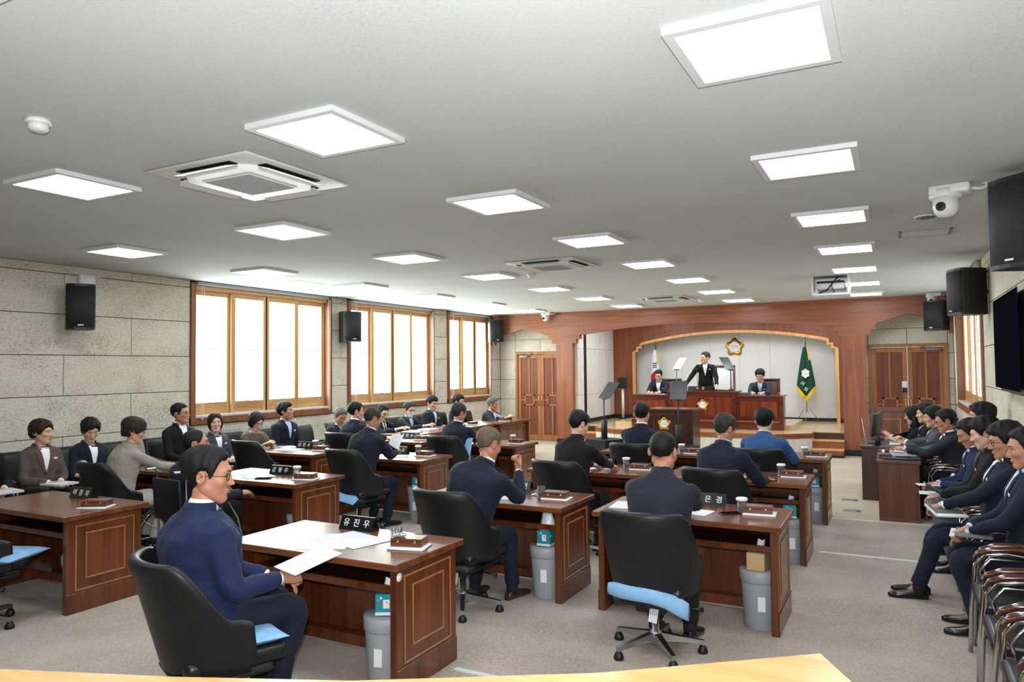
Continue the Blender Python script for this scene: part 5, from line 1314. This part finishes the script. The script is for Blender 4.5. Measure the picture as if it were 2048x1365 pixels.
    for (an, kn), s in zip(ankles, (-1, 1)):
        zb = an.z-.1; m = MB(); rings = []
        dirv = Vector((s*.12, 1, 0)).normalized(); rt = Vector((dirv.y, -dirv.x, 0)); b0 = Vector((an.x, an.y, zb))-dirv*.075
        for u, w_, h, z1 in ((0, .022, .045, .0), (.02, .034, .065, 0), (.07, .037, .085, 0), (.12, .038, .075, 0), (.17, .044, .055, 0), (.22, .046, .045, 0), (.26, .038, .037, 0), (.285, .018, .026, .004)):
            rings.append([b0+dirv*u+rt*w_*math.copysign(abs(math.cos(a))**.7, math.cos(a))+Vector((0, 0, z1+(h-z1)*.5*(1+math.copysign(abs(math.sin(a))**.7, math.sin(a))))) for a in [2*PI*k/14 for k in range(14)]])
        sh = m.loft(rings).build('shoe', shoes, root)
        MB().tube([an+Vector((0, -.01, -.06)), an+Vector((0, -.005, -.02)), an+(kn-an)*.15], [.042, .047, .048], 12).build('sock', 'sock', root)
    hb = hair_mb(hair, f, len(label)*3+int(abs(head[1])*10)); me = hb.mesh('hair', hcol); me.transform(HM); link('hair', me, root)
    if glasses:
        gm = MB(); y = surf_y(.031, .004, f)+.012
        for s in (-1, 1):
            gm.tube([(s*.032+.021*math.cos(a), y-.006*abs(math.cos(a)) if s*math.cos(a) > 0 else y, .001+.016*math.sin(a)) for a in [2*PI*k/18 for k in range(19)]], .0016, 5, cap=False)
            gm.tube([(s*.053, y-.008, .006), (s*.076, .05, .007), (s*.084, -.01, .006), (s*.082, -.03, -.012)], .0016, 5)
        gm.tube([(-.011, y, .004), (0, y+.002, .006), (.011, y, .004)], .0016, 5)
        me = gm.mesh('glasses', 'lens_rim'); me.transform(HM); link('glasses', me, root)
    if mask:
        d, r_, ph = HEADS[f]; Pm = d*(r_+.009)[..., None]; mk = (np.abs(ph) < 1.0) & (Pm[..., 2] < -.012) & (Pm[..., 2] > -.112) & (Pm[..., 1] > .03)
        mm = MB(); mm.add(Pm.reshape(-1, 3).tolist(), grid_faces(mk), 0, True); me = mm.mesh('face_mask', 'paper'); me.transform(HM); link('face_mask', me, root)
    return root, J, loc, rz
GD = 'council members seated at the desks'
GL = 'officials seated along the left wall'
GR = 'officials seated along the right wall'
PEOPLE = []
def pp(*a, ch=None, **k):
    r = person(*a, **k); PEOPLE.append(r)
    if ch:
        c = CHAIR[ch]; v = RZ(r[3]) @ Vector((-.03+{'D2': .06}.get(ch, 0), .05, 0)); c.location = (r[2].x+v.x, r[2].y+v.y, 0); c.rotation_euler = (0, 0, r[3]*.6+CH[ch][2]*.4)
    return r
# council members
pp('man in a bright navy suit and glasses reading a sheet in the foreground', (-3.22, 2.67, 1.29), -24, 3, -24, -6, sc=1.08, suit='suit_bright', trousers='trouser_navy', hair='short', glasses=True, skin='skin_b', girth=1.22, rh=(-2.92, 2.87, .74), rp='grip', lh=(-3.15, 3.0, .70), rup=(.7, 0, .6), rpole=(.45, -.5, -.8), badge=False, group=GD, vox=.012, sw=1.08)
pp('woman in a beige suit with short permed hair leaning over her desk', (-7.05, 4.92, 1.22), -14, 16, -18, -14, suit='suit_beige', trousers='trouser_beige', hair='medium', hcol='hair_brown', f=1, glasses=True, lh=(-7.2, 5.42, .8), rh=(-6.9, 5.36, .8), girth=1.05, badge=False, group=GD, ch='B1')
pp('man in a dark suit sitting in the wheelchair with his head turned', (-5.88, 4.74, 1.15), 0, 6, -40, 4, suit='suit_navy', hair='buzz', hcol='hair_black', skin='skin_b', girth=1.2, rh=(-5.6, 5.02, .67), lh=(-6.02, 5.05, .68), badge=False, group=GD, seat=.5)
pp('man in a navy suit bowing over a sheet in the left block', (-5.48, 6.86, 1.26), -10, 20, -14, -24, suit='suit_navy', trousers='trouser_navy', hair='buzz', hcol='hair_salt', skin='skin_b', girth=1.08, lh=(-5.6, 7.22, .85), rh=(-5.4, 7.2, .85), rp='grip', lp='grip', badge=False, group=GD, ch='B2')
pp('dark-suited man seen from behind beyond the paper-reading man', (-7.05, 8.45, 1.22), -5, 10, -30, -6, suit='suit_navy', hair='short', girth=1.05, lh=(-7.15, 8.9, .8), rh=(-6.85, 8.9, .8), badge=False, group=GD, ch='A3')
pp('man in a navy suit in the last row of the left block', (-5.38, 8.62, 1.22), -6, 12, -14, -14, suit='suit_navy', hair='short', hcol='hair_salt', skin='skin_b', girth=1.05, lh=(-5.5, 9.1, .8), rh=(-5.25, 9.1, .8), badge=False, group=GD, ch='B3')
pp('balding man in a navy suit raising his fist beside his head', (-2.86, 5.02, 1.25), -6, 22, -12, -22, side=8, suit='suit_navy', trousers='trouser_navy', hair='buzz', hcol='hair_thin', skin='skin_b', girth=1.15, rh=(-2.74, 5.3, 1.0), rp='fist', rpole=(.35, .1, -1), rup=(.2, 1, .2), rfd=(-.1, .05, 1), lh=(-3.1, 5.42, .79), badge=False, group=GD, sw=1.08, feet=[(-.14, .42, 0), (.16, .52, 0)], shoes='shoe_brown', ch='C1')
pp('person in black leaning over a desk in the right block', (-2.86, 6.86, 1.26), -14, 16, -14, -24, suit='suit_black', hair='short', skin='skin_c', lh=(-2.9, 7.32, .8), rh=(-2.66, 7.3, .8), badge=False, group=GD, shirt='suit_black', ch='C2')
pp('man in a dark navy suit facing the lectern', (-2.76, 8.62, 1.26), 0, 10, 0, -10, suit='suit_navy', hair='short', lh=(-2.9, 9.05, .8), rh=(-2.62, 9.05, .8), badge=False, group=GD, sw=1.05, ch='C3')
pp('man in a charcoal navy jacket at the nearest right desk', (-1.40, 4.82, 1.305), 0, 16, -4, -18, suit='suit_dark', trousers='trouser_dark', hair='buzz', hcol='hair_black', skin='skin_b', girth=1.08, lh=(-1.5, 5.36, .8), rh=(-1.34, 5.34, .84), badge=False, group=GD, shirt='suit_dark', sw=1.02, ch='D1')
pp('man in a navy suit leaning sideways over his tablet', (-1.43, 6.94, 1.25), -14, 18, -20, -22, suit='suit_navy', hair='short', hcol='hair_salt', skin='skin_b', shirt='shirt_blue', girth=1.08, lh=(-1.4, 7.3, .8), rh=(-1.12, 7.2, .78), rp='relax', badge=False, group=GD, ch='D2')
pp('man in a blue jacket near the stage', (-1.34, 8.64, 1.205), 0, 14, 0, -16, suit='suit_blue', hair='thick', skin='skin_c', lh=(-1.6, 9.08, .8), rh=(-1.1, 9.0, .8), badge=False, group=GD, ch='D3')
# rostrum
pp('person standing in a black jacket speaking at the rostrum', (-3.98, 17.3, 2.03), 188, 6, -50, -4, suit='suit_black', hair='short', hcol='hair_salt', skin='skin_c', f=0, stand=True, z0=SH+.1, lh=(-3.65, 17.0, 1.32), rh=(-4.4, 16.98, 1.38), sw=.92, girth=.92, seat=.9)
pp('man with neat hair seated on the left of the rostrum', (-5.1, 17.28, 1.62), 180, 18, 0, -18, suit='suit_navy', hair='short', z0=SH+.1, lh=(-4.96, 16.86, 1.24), rh=(-5.22, 16.86, 1.24), lp='flat', rp='flat', group='officials on the rostrum', seat=.45)
pp('man with thick hair seated on the right of the rostrum', (-2.75, 17.28, 1.61), 180, 18, 0, -22, suit='suit_char', shirt='shirt_blue', hair='thick', z0=SH+.1, lh=(-2.62, 16.86, 1.24), rh=(-2.86, 16.86, 1.24), lp='flat', rp='flat', group='officials on the rostrum', seat=.45)
# left wall
LW = dict(group=GL, suit='suit_dark')
pp('person in black partly cut off by the left edge', (-8.4, 4.16, 1.18), -90, 6, 0, -10, hair='bob', f=1, suit='suit_black', group=GL, lh=('L', -.09, .32, .66), rh=('L', .09, .34, .64))
pp('woman in a taupe jacket looking towards the stage', (-8.38, 4.74, 1.18), -92, 2, 32, -2, hair='medium', hcol='hair_brown', f=1, suit='suit_taupe', skin='skin_c', group=GL, lh=('L', -.07, .3, .66), rh=('L', .07, .32, .66))
pp('woman in a dark short-sleeved jacket looking down', (-8.36, 5.28, 1.16), -92, 6, -14, -22, hair='medium', f=1, suit='suit_navy', skin='skin_c', group=GL, sleeve=.7, badge=False, lh=('L', -.06, .3, .68), rh=('L', .06, .32, .68))
pp('man in a black suit and glasses watching the stage by the window', (-8.5, 6.6, 1.27), -90, 2, 26, 2, hair='short', suit='suit_black', glasses=True, skin='skin_b', group=GL)
pp('woman with a chin-length bob and grey jacket facing the camera', (-8.3, 7.0, 1.12), -96, 4, -28, 6, hair='part', hcol='hair_brown', f=1, suit='suit_slate', skin='skin_c', group=GL)
pp('woman in a loose brown top writing with her head down', (-8.26, 7.68, 1.1), -92, 12, -6, -26, hair='part', hcol='hair_brown', f=1, suit='top_brown', kind='top', collar=False, skin='skin_c', glasses=True, sleeve=.86, group=GL, lh=(-7.92, 7.66, .8), rh=(-7.9, 7.48, .8))
pp('man in a dark suit and light blue shirt looking up at the stage', (-8.42, 8.42, 1.2), -90, 4, 30, 6, hair='thick', hcol='hair_black', suit='suit_navy', shirt='shirt_blue', skin='skin_b', group=GL)
pp('grey-haired man in a dark suit bowing his head', (-8.02, 9.22, 1.08), -94, 14, -10, -26, hair='short', hcol='hair_grey', suit='suit_navy', shirt='shirt_blue', skin='skin_b', group=GL, badge=False, lh=('L', -.06, .36, .72), rh=('L', .08, .36, .72))
pp('man with glasses and a dark tie writing at the side desks', (-8.1, 10.42, 1.07), -92, 14, -6, -22, hair='short', suit='suit_navy', tie='tie_dark', glasses=True, skin='skin_c', group=GL, lh=(-7.68, 10.5, .8), rh=(-7.68, 10.25, .8))
pp('man wearing a white face mask at the side desks', (-8.1, 11.22, 1.08), -92, 12, -8, -14, hair='short', hcol='hair_salt', suit='suit_dark', shirt='shirt_blue', mask=True, glasses=True, group=GL, lh=(-7.68, 11.3, .8), rh=(-7.66, 11.05, .8))
pp('thick-haired man in a dark suit seated upright at the side desks', (-8.12, 12.02, 1.16), -92, 6, -8, -14, hair='thick', suit='suit_dark', shirt='shirt_blue', group=GL)
pp('man with glasses and a striped tie half hidden behind the last row', (-8.1, 12.98, 1.15), -92, 6, 10, -4, hair='thick', suit='suit_navy', tie='tie_dark', glasses=True, skin='skin_c', group=GL)
pp('elderly grey-haired man in a charcoal suit at the last side desk', (-7.62, 13.56, 1.07), -90, 14, 20, -12, hair='short', hcol='hair_grey', suit='suit_char', skin='skin_b', badge=False, group=GL, lh=(-7.22, 13.6, .8), rh=(-7.22, 13.4, .8))
# right wall
pp('long-haired woman in black working at the computer', (.19, 12.0, 1.1), 90, 10, 6, -10, hair='long', f=1, suit='suit_black', skin='skin_c', group=GR, badge=False, lh=(-.1, 11.9, .79), rh=(-.1, 12.12, .79), lp='flat', rp='flat')
pp('woman in black with short hair behind the grey-jacketed person', (.33, 11.5, 1.16), 90, 4, 10, -4, hair='medium', f=1, suit='suit_black', skin='skin_c', group=GR, lh=(-.02, 11.4, .79), rh=(-.02, 11.6, .79), sleeve=.8)
pp('person in a grey jacket with folded hands at the right desk', (.4, 10.88, 1.15), 90, 6, 8, -8, hair='medium', f=1, suit='suit_grey', skin='skin_a', group=GR, lh=(.08, 10.74, .84), rh=(.08, 10.84, .84))
pp('man in a navy suit and glasses resting his hands on documents', (.5, 10.2, 1.15), 90, 10, 2, -16, hair='short', suit='suit_dark', skin='skin_b', glasses=True, group=GR, girth=1.08, lh=(.08, 10.16, .8), rh=(.06, 10.36, .8), watch=True)
pp('dark-haired person half hidden behind the bowing man', (.76, 8.98, 1.32), 90, 2, 0, 0, hair='thick', suit='suit_black', group=GR, badge=False)
pp('man in a blue shirt and navy jacket bowing with folded hands', (.61, 8.36, 1.16), 90, 12, 8, -26, hair='short', suit='suit_bright', shirt='shirt_blue', trousers='trouser_grey', skin='skin_b', group=GR, open_=.34, lh=('L', -.06, .38, .66), rh=('L', .06, .4, .66))
pp('man in a black jacket looking down with his hands on his lap', (.67, 7.66, 1.22), 90, 6, -8, -18, hair='thick', suit='suit_black', shirt='suit_grey', trousers='trouser_grey', skin='skin_c', group=GR, lh=('L', -.08, .42, .68), rh=('L', .1, .4, .66), watch=True)
pp('man in a navy suit and glasses holding a ring-bound booklet', (.72, 6.72, 1.24), 90, -5, 8, -12, hair='thick', suit='suit_navy', trousers='trouser_navy', skin='skin_b', glasses=True, girth=1.08, group=GR, lh=('L', -.02, .42, .72), rh=('L', .08, .36, .72), lp='grip', rp='grip', watch=True, feet=[(-.1, .66, 0), (.06, .64, 0)])
pp('man in a navy suit with a grey folder cut off by the right edge', (.76, 6.0, 1.26), 90, 0, 6, -10, hair='short', suit='suit_navy', trousers='trouser_navy', skin='skin_b', girth=1.08, group=GR, shirt='shirt_blue', lh=('L', -.03, .36, .68), rh=('L', .05, .36, .7), rp='grip', watch=True)

def cushion(k, lab, dx=0, dy=0, rz=0, tilt=0, s=1, z=.5, rx=0):
    x, y, r0 = CHAIR[k].location.x, CHAIR[k].location.y, CHAIR[k].rotation_euler.z; v = RZ(r0) @ Vector((dx, dy, 0))
    m = MB(); n = 14; V = []; F = []
    for sgn in (1, -1):
        for i in range(n+1):
            for j in range(n+1):
                u, w_ = i/n*2-1, j/n*2-1
                e = max(0, (1-abs(u)**4)*(1-abs(w_)**4))**.5
                V.append((u*.21*(1-.06*(1-w_*w_)), w_*.21*(1-.06*(1-u*u)), sgn*.035*e))
        o_ = 0 if sgn > 0 else (n+1)**2
        for i in range(n):
            for j in range(n):
                q = (o_+i*(n+1)+j, o_+(i+1)*(n+1)+j, o_+(i+1)*(n+1)+j+1, o_+i*(n+1)+j+1); F.append(q if sgn > 0 else q[::-1])
    m.add(V, F, 0, True)
    o = m.build('seat_cushion', 'cushion_blue', M=T(x+v.x, y+v.y, z) @ RZ(r0+rz) @ RX(rx) @ RY(tilt) @ Matrix.Scale(s, 4))
    tag(o, lab, 'cushion', 'light blue seat cushions')
cushion('A', 'light blue cushion under the man in the foreground', .06, .12, 0, 0, .85, .5)
cushion('L', 'light blue cushion on the chair at the left edge', .12, .16, .3)
cushion('B2', 'light blue cushion drooping behind the paper-reading man', -.0, -.16, .2, .15, 1, .45, .35)
cushion('C1', 'light blue cushion corner under the man raising his hand', .04, .12, 0, 0, .85)
cushion('B3', 'light blue cushion upright against the last left-block chair', .13, -.02, 0, 0, .9, .72, 1.35)
def cushion_roll():
    x, y, r0 = CHAIR['D1'].location.x, CHAIR['D1'].location.y, CHAIR['D1'].rotation_euler.z; m = MB(); rings = []
    n = 16
    for i in range(n+1):
        u = i/n*2-1; c = Vector((u*.26, -.255+.1*u*u, .41-.05*max(0, u)**2*1.6+.02*(1-u*u)))
        h, t = (.05 if u < .5 else .05+.05*(u-.5))*(1-.25*abs(u)**6), .03
        rings.append([(c.x, c.y+math.cos(a)*t, c.z+math.sin(a)*h) for a in [2*PI*q/12 for q in range(12)]])
    m.loft(rings); o = m.build('seat_cushion', 'cushion_blue', loc=(x, y, 0), rz=r0)
    tag(o, 'light blue cushion squeezed out below the nearest right chair back', 'cushion', 'light blue seat cushions')
cushion_roll()

# ---------------------------------------------------------------- things held in the hands or on laps
sheet(T(-2.86, 3.03, .81) @ RZ(-.25) @ RX(.2) @ RY(.05), .21, .297, 'printed sheet held by the man in the foreground')
sheet(T(-5.5, 7.3, .90) @ RZ(-.2) @ RX(1.1), .21, .297, 'white sheet held up by the bowing man of the left block')
sheet(T(-8.0, 4.72, .64) @ RZ(.15), .3, .22, 'white booklet on the lap of the woman in taupe', thick=.02)
sheet(T(-8.0, 4.18, .64) @ RZ(-.1), .3, .22, 'white booklet on the lap of the person at the left edge', thick=.02)
sheet(T(-7.98, 5.24, .65) @ RZ(.05), .28, .21, 'grey booklet on the lap of the woman in dark short sleeves', thick=.015, m='grey_cover', lines=False)
def booklet(loc, rz, label):
    r = empty('ring_booklet', loc, rz, label, 'booklet'); M = RX(.12)
    MB().rbox(-.11, -.15, 0, .11, .15, .014, .002, 1, M=M).build('pages', 'paper', r); MB().box(-.1, -.1, .0142, .1, .15, .0155, M=M).build('cover', 'grey_cover', r)
    for k in range(14): MB().tube([(-.11+.0, -.14+.02*k, .0), (-.118, -.14+.02*k, .007), (-.11, -.14+.02*k, .016), (-.1, -.14+.02*k, .0155)], .0025, 5, M=M).build('ring', 'white_plastic', r)
booklet((.31, 6.66, .69), .25, 'white ring-bound booklet in the hands of the bespectacled man')
r = MB().rbox(-.11, -.15, 0, .11, .15, .012, .003, 1).build('document_folder', 'grey_cover', loc=(.44, 5.98, .665), rz=-.1); tag(r, 'grey folder on the lap of the man at the right edge', 'folder')
sheet(T(.40, 6.0, .662) @ RZ(-.1), .2, .29, 'white paper sticking out under the grey folder', lines=False)
r = MB().rbox(-.11, -.15, 0, .11, .15, .012, .003, 1, M=RX(.5)).build('document_folder', 'black_plastic', loc=(.33, 7.6, .68), rz=PI/2); tag(r, 'black folder on the lap of the man in black', 'folder')
sheet(T(.28, 7.72, .664) @ RZ(PI/2), .2, .26, 'white paper on the lap beside the black folder', lines=False)
sheet(T(.24, 8.3, .655) @ RZ(PI/2+.2), .15, .2, 'white note under the hands of the bowing man', lines=False)
r = MB().rbox(-.09, -.13, 0, .09, .13, .008, .003, 1).build('tablet', 'phone', loc=D('D2', .26, -.16, .753), rz=.5); tag(r, 'dark tablet held by the man leaning sideways', 'tablet'); MB().box(-.082, -.12, .008, .082, .12, .0085).build('screen', 'prompter_glass', r)
bpy.data.scenes.remove(TMP)
